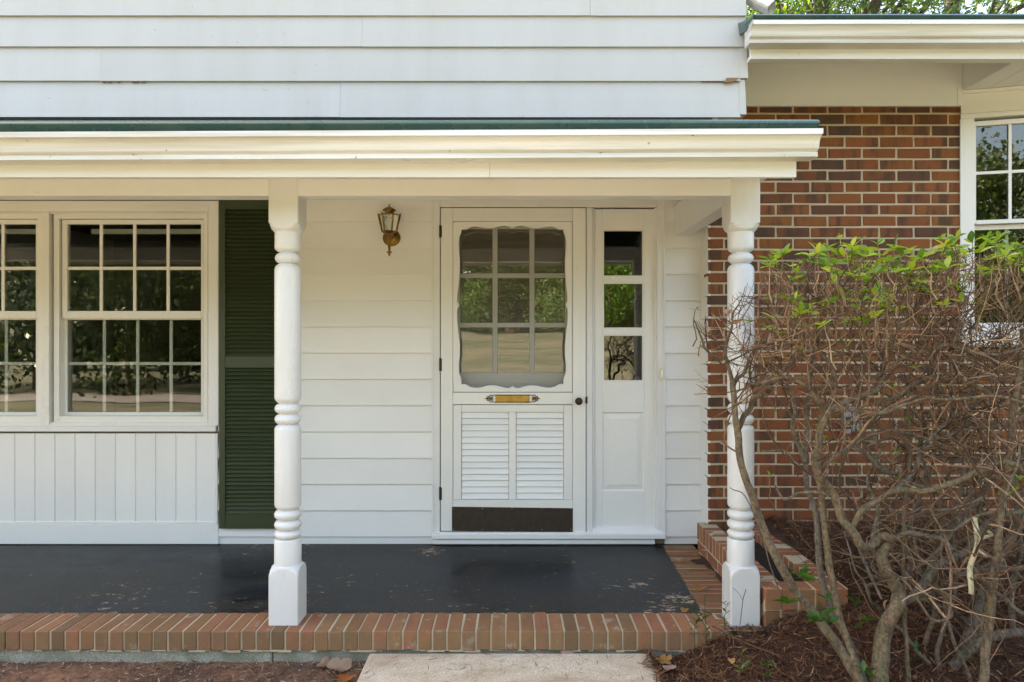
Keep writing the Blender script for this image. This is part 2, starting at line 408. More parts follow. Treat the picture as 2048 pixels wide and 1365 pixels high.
def tag(o, label=None, cat=None, group=None, kind=None):
    if label: o['label'] = label
    if cat: o['category'] = cat
    if group: o['group'] = group
    if kind: o['kind'] = kind
    return o
def thing(name, label, cat, loc=(0, 0, 0), group=None):
    o = bpy.data.objects.new(name, None); o.empty_display_size = .1; COL.objects.link(o); o.location = loc
    return tag(o, label, cat, group, 'thing')
def copy_mesh(src, name, parent, loc, scale=None, rot=None):
    o = bpy.data.objects.new(name, src); COL.objects.link(o); o.parent = parent
    o.location = Vector(loc)-root_loc(parent)
    if scale: o.scale = scale
    if rot: o.rotation_euler = rot
    return o
def catmull(pts, sub=5):
    pts = [Vector(p) for p in pts]
    if len(pts) < 3: return [pts[0].lerp(pts[-1], i/sub) for i in range(sub+1)]
    out = []; q = [pts[0]*2-pts[1]]+pts+[pts[-1]*2-pts[-2]]
    for i in range(1, len(q)-2):
        for k in range(sub):
            t = k/sub; a, b, c, d = q[i-1:i+3]
            out.append(.5*((2*b)+(c-a)*t+(2*a-5*b+4*c-d)*t*t+(3*b-a-3*c+d)*t**3))
    out.append(pts[-1]); return out
def sstep(a, b, x):
    t = max(0, min(1, (x-a)/(b-a))); return t*t*(3-2*t)

DW, DU, DB = 4.27, 3.60, 4.088      # lower siding wall, upper siding wall, brick wall (metres from the camera)
XL = -5.0                            # how far the house runs to the left
def lap(mb, x0, x1, z0, z1, y, t=.013, over=.02):   # one lap board, butt edge down
    mb.hexa([(x0, y-t, z0), (x1, y-t, z0), (x1, y-.0065, z0), (x0, y-.0065, z0),
             (x0, y-.002, z1+over), (x1, y-.002, z1+over), (x1, y+.008, z1+over), (x0, y+.008, z1+over)])

# ================================================================== LARGE STRUCTURE
# ---- ground far and near
def ground_h(x, y):
    h = -.17
    h += sstep(-2.0, -17, y)*1.75*sstep(-6.5, -3, x) if y < -2 else 0
    return h + .05*mnoise.noise(Vector((x*.15, y*.15, 0)))*sstep(0, -4, y)
mb = MB(); xs = [-300, -120, -60, -40]+[-30+2*i for i in range(31)]+[40, 60, 120, 300]; ys = [-300, -120, -60, -40]+[-30+1.0*i for i in range(31)]+[2.0, 3.0, 12, 30, 60, 120, 300]
for y in ys:
    for x in xs: mb.v.append(Vector((x, y, ground_h(x, y))))
nx = len(xs)
for j in range(len(ys)-1):
    for i in range(nx-1): mb.f.append((j*nx+i, j*nx+i+1, (j+1)*nx+i+1, (j+1)*nx+i))
tag(mb.build('lawn', M['lawn'], smooth=60), kind='structure')
mb = MB(); dp = [(-40, -9.9), (-14, -8.9), (-9.5, -8.4), (-6.2, -7.7), (-3.5, -6.4)]
wd = [1.5, 1.3, 1.5, 1.5, 1.0]
for (x, y), w in zip(dp, wd):
    for k in range(5):
        yy = y+w*(k/4-.5)*1.5; mb.v.append(Vector((x, yy, ground_h(x, yy)+.02)))
for i in range(len(dp)-1):
    for k in range(4): mb.f.append((i*5+k, i*5+k+1, (i+1)*5+k+1, (i+1)*5+k))
tag(mb.build('driveway', M['asphalt']), kind='structure')

# red soil strip in front of the porch
mb = MB(); n0, n1 = 150, 34
for j in range(n1+1):
    for i in range(n0+1):
        x = XL+(-.60-XL)*i/n0; y = 1.6+(3.02-1.6)*(j/n1)
        z = -.142-.012*(3.0-y)+.010*mnoise.noise(Vector((x*9, y*9, 1)))+.006*mnoise.noise(Vector((x*30, y*30, 2)))+.02*sstep(2.99, 2.93, y)*mnoise.noise(Vector((x*3, y*3, 5)))
        mb.v.append(Vector((x, y, z)))
for j in range(n1):
    for i in range(n0): a = j*(n0+1)+i; mb.f.append((a, a+1, a+n0+2, a+n0+1))
tag(mb.build('soil', M['soil'], smooth=180), kind='structure')

# mulch bed on the right
def mulch_h(x, y):
    h = -.145+.135*sstep(.60, 1.02, x)*sstep(2.2, 2.9, y) + .06*sstep(.7, 1.3, x)*sstep(2.9, 1.8, y)
    h += .07*sstep(1.1, 1.5, x)+.045*sstep(1.08, 1.2, x)*sstep(2.6, 2.95, y)*sstep(1.7, 1.45, x)
    h += .13*sstep(2.95, 4.05, y)*sstep(1.3, 1.6, x)
    h += .012*mnoise.noise(Vector((x*7, y*7, 3)))+.007*mnoise.noise(Vector((x*22, y*22, 4)))
    return h
mb = MB(); n0, n1 = 110, 70
for j in range(n1+1):
    for i in range(n0+1):
        x = .61+(5.5-.61)*(i/n0)**1.5; y = 1.3+(4.085-1.3)*j/n1; mb.v.append(Vector((x, y, mulch_h(x, y))))
for j in range(n1):
    for i in range(n0): a = j*(n0+1)+i; mb.f.append((a, a+1, a+n0+2, a+n0+1))
tag(mb.build('mulch_bed', M['mulchbed'], smooth=180), kind='structure')

# concrete front walk
mb = MB(); mb.cbox(-.622, .602, -3.2, 2.978, -.24, -.092, .006)
tag(mb.build('walkway', M['walk']), kind='structure')

# ---- dark rooms behind the glass
mb = MB()
x0, x1, y0, y1, z0, z1 = XL, 1.0, DW+.11, 8.4, -.02, 2.5
mb.add([(x0,y0,z0),(x1,y0,z0),(x1,y1,z0),(x0,y1,z0),(x0,y0,z1),(x1,y0,z1),(x1,y1,z1),(x0,y1,z1)], [(4,5,6,7),(1,2,6,5),(2,3,7,6),(3,0,4,7)])
tag(mb.build('room_wall', M['interior'], recalc=False), kind='structure')
mb = MB(); mb.box(x0, x1, y0, y1, -.06, -.01); tag(mb.build('room_floor', M['inside_floor']), kind='structure')
mb = MB(); a = [(2.62,4.19,.3),(5.4,3.9,.3),(5.4,7.5,.3),(2.62,7.5,.3),(2.62,4.19,2.6),(5.4,3.9,2.6),(5.4,7.5,2.6),(2.62,7.5,2.6)]
mb.add(a, [(3,2,1,0),(4,5,6,7),(1,2,6,5),(2,3,7,6),(3,0,4,7)])
tag(mb.build('room_wall', M['interior'], recalc=False), kind='structure')

# ---- main house roof, out of the frame above; it shades the front
r = thing('house_roof', 'tall gable roof of the main house standing above the white upper wall', 'roof', (-1.9, 7, 5.0))
mb = MB(); mb.hexa([(XL-.4, 3.15, 5.0), (1.5, 3.15, 5.0), (1.5, 7.3, 7.6), (XL-.4, 7.3, 7.6), (XL-.4, 3.15, 5.18), (1.5, 3.15, 5.18), (1.5, 7.3, 7.78), (XL-.4, 7.3, 7.78)])
mb.hexa([(XL-.4, 7.3, 7.6), (1.5, 7.3, 7.6), (1.5, 11.4, 5.0), (XL-.4, 11.4, 5.0), (XL-.4, 7.3, 7.78), (1.5, 7.3, 7.78), (1.5, 11.4, 5.18), (XL-.4, 11.4, 5.18)])
mb.build('roof_slope', M['roofing'], r)
mb = MB(); mb.add([(1.2, DU, 5.05), (1.2, 11, 5.05), (1.2, 7.3, 7.55), (1.19, DU, 5.05), (1.19, 11, 5.05), (1.19, 7.3, 7.55)], [(0,1,2),(3,4,5),(0,1,4,3)])
mb.add([(XL, DU, 5.05), (XL, 11, 5.05), (XL, 7.3, 7.55)], [(0,1,2)])
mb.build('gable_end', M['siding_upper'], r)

# ---- upper siding wall
XU = X(1492, DU-.012)
w = thing('upper_wall', 'white clapboard wall of the upper storey, with a rotten board end at its corner', 'wall', (0, DU, 2.45))
mb = MB(); mb.box(XL, XU-.012, DU+.009, DU+.12, Z(233, DU), 5.05); mb.box(XU-.12, XU-.012, DU+.12, 11, 2.0, 5.05); mb.box(XL, XL+.1, DU+.12, 11, 0, 5.05); mb.box(XL, XU, 10.9, 11, 0, 5.05)
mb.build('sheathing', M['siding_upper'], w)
ub = [(235, 162.5), (162.5, 94), (94, 32), (32, -30), (-30, -92)]
joints = [[680, 560], [200], [724], [1180], [400]]
for (vb, vt), js in zip(ub, joints):
    z0, z1 = Z(vb, DU-.012), Z(vt, DU-.012)
    ends = [XL] + sorted(X(j, DU-.012) for j in js[:1]) + [XU - (.032 if vb > 100 else 0)]
    for i in range(len(ends)-1):
        mb = MB(); lap(mb, ends[i]+(.0012 if i else 0), ends[i+1], z0-(.0015 if i else 0), z1, DU-(.001 if i else 0), .018, .016)
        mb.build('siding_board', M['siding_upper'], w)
for vb, vt in ub[:2]:   # folded corner caps
    z0, z1 = Z(vb-5, DU-.012), Z(vt-3, DU-.012)
    dx = .005 if vb < 200 else -.004
    mb = MB(); mb.hexa([(XU-.036, DU-.020, z0), (XU+dx+.004, DU-.020, z0), (XU+dx+.004, DU+.06, z0), (XU-.036, DU+.06, z0),
                        (XU-.034, DU-.008, z1), (XU+dx-.001, DU-.008, z1), (XU+dx-.001, DU+.06, z1), (XU-.034, DU+.06, z1)])
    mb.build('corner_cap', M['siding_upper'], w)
mb = MB()   # splintered bare wood at the butt edge
rr = random.Random(3)
for i in range(16):
    u = 1404+i*4.6+rr.uniform(-1, 1); x = X(u, DU-.02); h = (.006 if i < 8 else .012)*rr.uniform(.5, 1.4); z = Z(162.5, DU-.02)
    mb.hexa([(x, DU-.0155, z-.002), (x+.013, DU-.0155, z-.002), (x+.013, DU-.008, z-.002), (x, DU-.008, z-.002), (x+.002, DU-.0155, z+h), (x+.011, DU-.0155, z+h*rr.uniform(.5, 1.3)), (x+.012, DU-.008, z+h), (x, DU-.008, z+h)])
mb.build('rotten_edge', M['rot'], w)['kind'] = 'stuff'
mb = MB(); mb.hexa([(X(1447, DU-.02), DU-.03, Z(170, DU)), (X(1470, DU-.02), DU-.026, Z(166, DU)), (X(1470, DU), DU-.012, Z(166, DU)), (X(1447, DU), DU-.014, Z(170, DU)),
         (X(1450, DU), DU-.028, Z(160, DU)), (X(1476, DU), DU-.022, Z(159, DU)), (X(1476, DU), DU-.010, Z(159, DU)), (X(1450, DU), DU-.012, Z(160, DU))])
mb.build('splinter', M['rot'], w); mb = MB()
for u in (203, 214, 231, 262, 268, 281):
    x = X(u, DU-.02); z = Z(164.5, DU-.02); h = rr.uniform(.002, .011)
    mb.hexa([(x, DU-.0150, z), (x+.02, DU-.0150, z), (x+.02, DU-.008, z), (x, DU-.008, z), (x+.004, DU-.0150, z+h), (x+.012, DU-.0150, z+h*.4), (x+.016, DU-.008, z+h), (x, DU-.008, z+h)])
mb.build('cracked_edge', M['rot'], w)['kind'] = 'stuff'

# ---- lower siding wall (porch back wall)
SL = [1073+52.4*-i for i in range(0, 14)]           # butt lines of the courses, photo rows
w = thing('porch_wall', 'white lap siding wall at the back of the porch, round the door and window', 'wall', (0, DW, 0))
mb = MB()
mb.box(XL, X(-237, DW), DW+.009, DW+.1, 0, 2.3); mb.box(X(-235, DW), X(405, DW), DW+.012, DW+.1, 0, Z(838, DW)); mb.box(X(-235, DW), X(405, DW), DW+.012, DW+.1, Z(432, DW), 2.3)
mb.box(X(405, DW), X(885, DW), DW+.009, DW+.1, 0, 2.3); mb.box(X(1312, DW), X(1416, DW), DW+.009, DW+.1, 0, 2.3); mb.box(X(885, DW), X(1312, DW), DW+.012, DW+.1, Z(418, DW), 2.3)
mb.build('sheathing', M['interior'], w)
def siding_run(u0, u1, rnd_):
    for i, v in enumerate(SL):
        z0 = Z(v, DW-.012); z1 = Z(v-52.4, DW-.012)
        if z0 > 2.25: break
        mb = MB(); lap(mb, X(u0, DW), X(u1, DW), z0+rnd_.uniform(-.0008, .0008), z1, DW, .019, .018); mb.build('siding_board', M['siding'], w)
    mb = MB(); mb.cbox(X(u0, DW), X(u1, DW), DW-.006, DW+.008, Z(1088, DW), Z(1073.5, DW), .0015); mb.build('skirt_board', M['siding'], w)
siding_run(439, 865, rnd)
siding_run(-570, -258.5, rnd)
siding_run(1329, 1404.5, rnd)
mb = MB(); mb.box(X(1404.5, DW)+.0005, X(1416, DB)+.001, DB+.004, DW+.01, 0, 2.35); mb.build('corner_board', M['trim'], w)
# beadboard panel under the window
pn = MB(); pn.cbox(XL, X(439, DW), DW-.020, DW+.008, .004, Z(1047.5, DW), .002); pn = pn.build('base_board', M['siding'], w)
grooves = [31+40.25*i for i in range(-12, 11)]
for i, g in enumerate(grooves):
    u0, u1 = g, min(g+40.25, 433)
    if u1-u0 < 5: continue
    mb = MB(); x0, x1 = X(u0, DW)+.001, X(u1, DW)-.001; zb, zt = Z(1043, DW), Z(867, DW); c = .0035
    mb.add([(x0,DW-.003,zb),(x0+c,DW-.008,zb),(x1-c,DW-.008,zb),(x1,DW-.003,zb),(x0,DW-.003,zt),(x0+c,DW-.008,zt),(x1-c,DW-.008,zt),(x1,DW-.003,zt),
            (x0,DW+.008,zb),(x1,DW+.008,zb),(x1,DW+.008,zt),(x0,DW+.008,zt)],
           [(0,1,5,4),(1,2,6,5),(2,3,7,6),(8,11,10,9),(0,4,11,8),(3,9,10,7),(4,5,6,7,10,11),(0,8,9,3,2,1)])
    mb.build('plank', M['siding'], w)
mb = MB(); mb.box(XL, X(433, DW), DW-.0012, DW+.0075, Z(1043, DW), Z(867, DW)); mb.build('panel_backing', M['siding'], w)
mb = MB(); mb.cbox(XL, X(433, DW), DW-.014, DW+.007, Z(1047.2, DW), Z(1042.5, DW), .002); mb.box(X(433.2, DW), X(437, DW), DW-.015, DW+.006, Z(1047.2, DW), Z(867, DW)); mb.build('panel_molding', M['siding'], w)

# ---- brick wall of the wing
S_B = F/DB
XB0 = X(1416.5, DB)
bw = thing('brick_wall', 'brown red brick wall with pale mortar joints beside the porch', 'wall', (XB0, DB, 0))
mb = MB(); zt = Z(210, DB)
mb.box(XB0+.002, X(1932, DB), DB+.0045, DB+.12, -.1, zt); mb.box(X(1932, DB), 5.6, DB+.0045, DB+.12, -.1, Z(700, DB)); mb.box(4.015, 5.6, DB+.0046, DB+.12, Z(700, DB)+.001, zt)
mb.build('mortar', M['mortar'], bw)
def brickmesh(name, L, H, Dp, seed, mat):
    q = random.Random(seed); b = MB(); b.cbox(-L/2, L/2, -Dp/2, Dp/2, -H/2, H/2, .0028)
    for v in b.v: v += Vector((q.uniform(-1, 1), q.uniform(-.3, .3), q.uniform(-1, 1)))*(.0019 if H < .06 else .0012)
    me = bpy.data.meshes.new(name); me.from_pydata(b.v, [], b.f); bm = bmesh.new(); bm.from_mesh(me); bmesh.ops.recalc_face_normals(bm, faces=bm.faces); bm.to_mesh(me); bm.free()
    me.materials.append(mat); return me
BL, BH = .1945, .0550
bms = [brickmesh('brick', BL, BH, .09, 20+i, M['brick']) for i in range(5)]
pitch = 69.0/S_B; course = 22.62/S_B
rest = MB(); cand = []
for r_ in range(-2, 40):
    zc = Z(239.0+22.62*r_, DB)
    u_off = 1690 if r_ % 2 == 0 else 1655.5
    xo = X(u_off, DB)
    k = -6
    while True:
        xa = xo+k*pitch+.006; xb = xa+BL; k += 1
        xmax = X(1930, DB) if zc > Z(703, DB) else 5.5
        if xa > 5.48: break
        a = max(xa, XB0); b = min(xb, 5.5)
        if zc > Z(703, DB) and b > xmax and a < 4.02:
            if a > xmax-.02 and b < 4.05: continue
            if a < xmax: b = min(b, xmax)
            else: a = 4.02
        if b-a < .025: continue
        if zc-BH/2 < .10 or zc > Z(214, DB): continue
        ztop = min(zc+BH/2, zt-.001)
        cand.append((a, b, zc-BH/2, ztop))
cand.sort(key=lambda c: (c[0] > X(2060, DB), 0))
for i, (a, b, za, zb) in enumerate(cand):
    if i < 300:
        j = rnd.uniform
        copy_mesh(bms[i % 5], 'brick', bw, ((a+b)/2, DB+.045+j(-.0012, .0012), (za+zb)/2+j(-.0008, .0008)), ((b-a)/BL, 1, (zb-za)/BH), (0, j(-.006, .006), 0))
    else: rest.box(a, b, DB, DB+.09, za, zb)
if rest.v:
    o = rest.build('bricks', M['brick'], bw); o['kind'] = 'stuff'
mb = MB(); mb.box(5.4, 5.6, DB, 11, 0, 2.9); mb.box(XU, 5.6, 10.9, 11, 0, 2.9); mb.build('side_wall', M['mortar'], bw)

# ---- gutters
GP = [(0,0),(0,-.021),(.013,-.0235),(.021,-.030),(.028,-.038),(.032,-.047),(.034,-.058),(.037,-.066),(.044,-.072),(.052,-.0755),(.0525,-.078),(.048,-.080),(.048,-.095),(.122,-.095),(.124,-.002),(.120,-.002),(.118,-.088),(.010,-.012),(.006,-.003),(.006,0)]
def gutter_profile(yf, ztop, sc_=1.0): return [(yf+a*sc_, ztop+b*sc_) for a, b in GP]

# ---- porch roof with its gutter, fascia, beam
DG = 2.62
pr = thing('porch_canopy', 'low porch roof with green drip edge and white gutter, fascia and beam', 'porch roof', (0, 3.1, 1.9))
XG = X(1645, DG)
gp = gutter_profile(DG, Z(257, DG))
mb = MB(); mb.extrude_x(gp, XL, XG, -.0275, 0); g = mb.build('gutter', M['gutter'], pr, smooth=25)
cap = [(a-.0015, b+.0008) if i < 12 else (a, b-.0012) for i, (a, b) in enumerate(gp[:15])]
mb = MB(); mb.extrude_x(cap, XG+.0003, XG+.003); mb.build('end_cap', M['gutter'], g)
mb = MB(); mb.extrude_x([(a-.001, b) for a, b in gp[:12]]+[(gp[11][0]+.01, gp[11][1])], XG-.020, XG-.018); mb.build('seam', M['gutter'], g)
DFa = DG+.126
for u0, u1 in ((-900, 978.6), (979.1, 1593)):
    mb = MB(); mb.cbox(max(XL, X(u0, DFa)), X(u1, DFa), DFa, DFa+.022, Z(355, DFa), Z(295, DFa), .002); mb.build('fascia_board', M['fascia'], pr)
DP = 3.044
zs = 1.995
mb = MB(); mb.box(XL, X(1590, DFa), DFa+.0225, DP+.11, zs, zs+.02); mb.build('soffit', M['trim'], pr)
XBe = X(1520, DP)
ZB = Z(392, DP)
mb = MB(); mb.cbox(XL, XBe-.0005, DP+.0005, DP+.092, ZB, zs-.0005, .003); mb.build('beam', M['trim'], pr)
mb = MB(); mb.cbox(XBe-.092, XBe-.001, DP+.0925, DW-.012, ZB+.004, zs+.12, .003); mb.build('side_beam', M['trim'], pr)
mb = MB(); mb.box(X(1354, DW), X(1362, DW), DW-.03, DW+.002, Z(466, DW), 2.2); mb.box(X(1362, DW)+.001, X(1392, DW), DW-.018, DW+.002, Z(466, DW), Z(462.5, DW)); mb.build('ledger_trim', M['trim'], pr)
mb = MB(); mb.box(XL, XBe-.093, DP+.093, DW+.005, 2.2, 2.215); mb.build('porch_ceiling', M['trim'], pr)
# green drip edge: rounded nose over a hem
DE = 2.655
zt_, zb_ = Z(236.5, DE), Z(264, DE)
dp_ = [(DE+.018, zb_), (DE+.010, zb_+.016), (DE-.010, zt_-.022), (DE-.009, zt_-.017), (DE-.002, zt_-.009), (DE+.014, zt_-.001), (DE+.03, zt_+.004), (DE+.03, zb_)]
XDE = X(1638, DE)
mb = MB(); mb.extrude_x(dp_, XL, XDE, -.010, 0); mb.build('drip_edge', M['dripedge'], pr, smooth=30)
mb = MB(); mb.hexa([(XL, DE+.031, zt_-.02), (XDE-.01, DE+.031, zt_-.02), (XDE-.01, DU+.05, zt_+.25), (XL, DU+.05, zt_+.25), (XL, DE+.031, zt_+.001), (XDE-.01, DE+.031, zt_+.003), (XDE-.01, DU+.05, zt_+.27), (XL, DU+.05, zt_+.27)])
mb.build('roof_sheet', M['roofing'], pr)
mb = MB(); mb.hexa([(XBe-.05, DFa+.03, zs+.025), (XBe-.02, DFa+.03, zs+.025), (XBe-.02, DU, zs+.025), (XBe-.05, DU, zs+.025), (XBe-.05, DFa+.03, zt_-.03), (XBe-.02, DFa+.03, zt_-.03), (XBe-.02, DU, zt_+.22), (XBe-.05, DU, zt_+.22)])
mb.box(XBe-.05, XBe-.02, DU, DW+.01, 2.1, 2.45)
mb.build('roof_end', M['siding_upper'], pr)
mb = MB(); mb.box(XL, XU-.014, DU+.125, DW+.1, 2.4, 2.43); mb.build('overhang_floor', M['trim'], pr)

# ---- wing roof (right)
wr = thing('wing_roof', 'wing roof eave with green drip edge and stained white gutter above the brick', 'roof', (3.3, 4, 2.7))
DG2 = 3.40; XR = 5.9
gx0 = X(1507, DG2)
gp2 = gutter_profile(DG2, Z(40, DG2), .99)
mb = MB(); mb.extrude_x(gp2, gx0, XR, 0, .006); g = mb.build('gutter', M['gutter'], wr, smooth=25)
cap = [(a-.0015, b+.0008) if i < 12 else (a, b-.0012) for i, (a, b) in enumerate(gp2[:15])]
mb = MB(); mb.extrude_x(cap, gx0-.003, gx0-.0003); mb.build('end_cap', M['gutter'], g)
DF2 = 3.523
mb = MB(); mb.cbox(XU+.002, XR, DF2+.002, DF2+.024, Z(118, DF2), Z(70, DF2), .002); mb.build('fascia', M['fascia'], wr)
mb = MB(); mb.box(XU+.003, XR, DF2+.0245, DF2+.06, Z(118, DF2)+.001, Z(118, DF2)+.02); mb.build('soffit_lip', M['trim'], wr)
mb = MB(); mb.box(XU+.003, XR, DF2+.0605, DB+.12, 2.925, 2.94); mb.build('soffit', M['trim'], wr)
XF = X(1925, DB-.022)
mb = MB(); mb.cbox(XU-.03, XF, DB-.022, DB+.1, Z(212, DB-.022), 2.9245, .002); mb.build('frieze_board', M['fascia'], wr)
mb = MB(); mb.box(XF-.03, XF+.002, DB-.0245, DB-.0225, Z(212, DB-.022)+.001, Z(177, DB-.022)); mb.build('frieze_block', M['fascia'], wr)
mb = MB(); mb.box(XF+.001, XF+.02, DF2+.061, DB+.1, Z(184, DB), 2.924); mb.build('bulkhead', M['trim'], wr)
zso = Z(184, DB)
for i in range(26):
    x0 = XF+.0215+i*.108; mb = MB(); mb.cbox(x0, x0+.105, DF2+.061, DB+.1, zso+.001, zso+.02, .002); mb.build('soffit_plank', M['trim'], wr)
DE2 = 3.43; zt2, zb2 = Z(26, DE2), Z(43, DE2)
dp2 = [(DE2+.018, zb2), (DE2+.010, zb2+.013), (DE2-.009, zt2-.018), (DE2-.008, zt2-.014), (DE2-.002, zt2-.008), (DE2+.014, zt2-.001), (DE2+.03, zt2+.004), (DE2+.03, zb2)]
xd = X(1508, DE2)
mb = MB(); mb.extrude_x(dp2, xd, XR, 0, .004); mb.build('drip_edge', M['dripedge'], wr, smooth=30)
mb = MB(); a = DE2-.004
mb.hexa([(xd-.022, a+.06, zb2-.022), (xd-.010, a, zb2-.004), (xd-.008, a+.16, zb2), (xd-.022, a+.16, zb2), (xd-.028, a+.06, zb2+.012), (xd-.001, a, zt2-.006), (xd-.001, a+.16, zt2+.03), (xd-.028, a+.16, zt2+.02)])
mb.build('flashing', M['dripedge'], wr)
mb = MB(); mb.hexa([(XU+.002, DE2+.031, zt2-.02), (XR, DE2+.031, zt2-.02), (XR, 7.4, zt2+1.3), (XU+.002, 7.4, zt2+1.3), (XU+.002, DE2+.031, zt2+.002), (XR, DE2+.031, zt2+.002), (XR, 7.4, zt2+1.34), (XU+.002, 7.4, zt2+1.34)])
mb.hexa([(XU+.002, 7.4, zt2+1.3), (XR, 7.4, zt2+1.3), (XR, 11.3, zt2), (XU+.002, 11.3, zt2), (XU+.002, 7.4, zt2+1.34), (XR, 7.4, zt2+1.34), (XR, 11.3, zt2+.03), (XU+.002, 11.3, zt2+.03)])
mb.build('roof_slope', M['roofing'], wr)

# ---- porch floor with brick edging
pf = thing('porch_floor', 'black painted porch floor edged with upright bricks along its front', 'porch floor', (0, 3.2, -.1))
YB0, YB1 = 2.985, 3.190
XE = .93
mb = MB(); mb.add([(XL, YB1-.004, 0), (.888, YB1-.004, 0), (.935, DW+.002, 0), (XL, DW+.002, 0), (XL, YB1-.004, -.12), (.888, YB1-.004, -.12), (.935, DW+.002, -.12), (XL, DW+.002, -.12)],
       [(0,1,2,3),(4,7,6,5),(0,4,5,1),(1,5,6,2),(2,6,7,3),(3,7,4,0)])
mb.build('painted_slab', M['floor'], pf)
# mortar bed under and between the bricks
mb = MB(); mb.box(XL, XE-.004, YB0+.005, YB1-.0045, -.083, -.0028)
mb.box(.89, 1.128, YB0+.02, DW+.0, -.083, -.0062)
q = random.Random(11)
for i in range(110):   # ragged mortar squeezed out under the bricks
    x = q.uniform(-3.2, .85); mb.box(x, x+q.uniform(.02, .07), YB0+q.uniform(.002, .007), YB0+.03, -.083-q.uniform(.002, .012), -.082)
mb.build('mortar', M['mortar_edge'], pf)
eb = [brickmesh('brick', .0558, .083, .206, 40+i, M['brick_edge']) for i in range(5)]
n = 0; x = XE-.0285
while x > XL and n < 110:
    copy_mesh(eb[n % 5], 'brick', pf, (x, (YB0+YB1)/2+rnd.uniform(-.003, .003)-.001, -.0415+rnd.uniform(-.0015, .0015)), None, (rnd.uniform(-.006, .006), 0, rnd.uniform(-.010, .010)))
    x -= .0643+rnd.uniform(-.0006, .0006); n += 1
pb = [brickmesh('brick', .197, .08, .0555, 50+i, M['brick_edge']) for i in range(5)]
y = DW-.034; n = 0
while y > YB0+.02:
    t = (y-YB1)/(DW-YB1); x0 = .893+.045*t
    x1_ = 1.126
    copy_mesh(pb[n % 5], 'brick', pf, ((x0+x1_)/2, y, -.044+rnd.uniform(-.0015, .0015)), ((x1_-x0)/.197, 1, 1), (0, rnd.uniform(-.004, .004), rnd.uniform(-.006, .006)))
    y -= .0632; n += 1
mb = MB(); q = random.Random(5)
xs_ = [XL, -3.4, -2.16, X(870, 3), .95]
xs_ = [XL, -2.9, X(543, 3.0), .95]
for i in range(3): mb.cbox(xs_[i]+(.004 if i else 0), xs_[i+1], YB0+.012+.004*i, 3.2, -.30, -.0845, .006)
mb.build('footing', M['footing'], pf, smooth=30)

# ---- planter
pl = thing('planter', 'low brick planter filled with black soil right of the porch post', 'planter', (1.3, 3.5, 0))
ZP = .171
mb = MB()
mb.box(1.1225, 1.221, 3.03, 4.13, .079, ZP-.0008); mb.box(1.392, 1.4905, 3.03, 4.10, .079, ZP-.0008); mb.box(1.2212, 1.3918, 3.019, 3.12, .079, ZP-.0008); mb.box(1.1232, 1.490, 3.03, 4.10, -.05, .0785)
mb.build('mortar', M['mortar_edge'], pl)
mb = MB(); n0 = 18
for j in range(n0+1):
    for i in range(7):
        x = 1.215+.18*i/6; yy = 3.119+1.0*j/n0; mb.v.append(Vector((x, yy, .125+.02*mnoise.noise(Vector((x*12, yy*12, 0))))))
for j in range(n0):
    for i in range(6): a = j*7+i; mb.f.append((a, a+1, a+8, a+7))
mb.build('potting_soil', M['pottingsoil'], pl, smooth=180)
cb_ = [brickmesh('brick', .102, .098, .0530, 60+i, M['brick_planter']) for i in range(4)]
fb_ = [brickmesh('brick', .066, .092, .105, 70+i, M['brick_planter']) for i in range(4)]
stb = [brickmesh('brick', .05, .0585, .192, 80+i, M['brick_planter']) for i in range(3)]
y = 4.11; n = 0
while y > 3.15:
    copy_mesh(cb_[n % 4], 'brick', pl, (1.172, y, ZP-.049+rnd.uniform(-.002, .002)), None, (0, 0, rnd.uniform(-.02, .02)))
    copy_mesh(cb_[(n+1) % 4], 'brick', pl, (1.441, y-.01, ZP-.049+rnd.uniform(-.002, .002)), None, (0, 0, rnd.uniform(-.02, .02)))
    y -= .0635; n += 1
for i in range(5):
    copy_mesh(fb_[(i+2) % 4], 'brick', pl, (1.1555+.0742*i, 3.078+rnd.uniform(-.002, .002), .026), (1, 1, 1), (0, 0, rnd.uniform(-.02, .02)))
    copy_mesh(fb_[i % 4], 'brick', pl, (1.1555+.0742*i, 3.068+rnd.uniform(-.002, .002), ZP-.046), ((1.0 if i < 4 else 1.0), 1, 1), (0, 0, rnd.uniform(-.02, .02)))
y = 4.03; n = 0
while y > 3.1:
    copy_mesh(stb[n % 3], 'brick', pl, (1.1465, y, .0350), None, None); copy_mesh(stb[(n+1) % 3], 'brick', pl, (1.467, y, .0350), None, None)
    y -= .203; n += 1

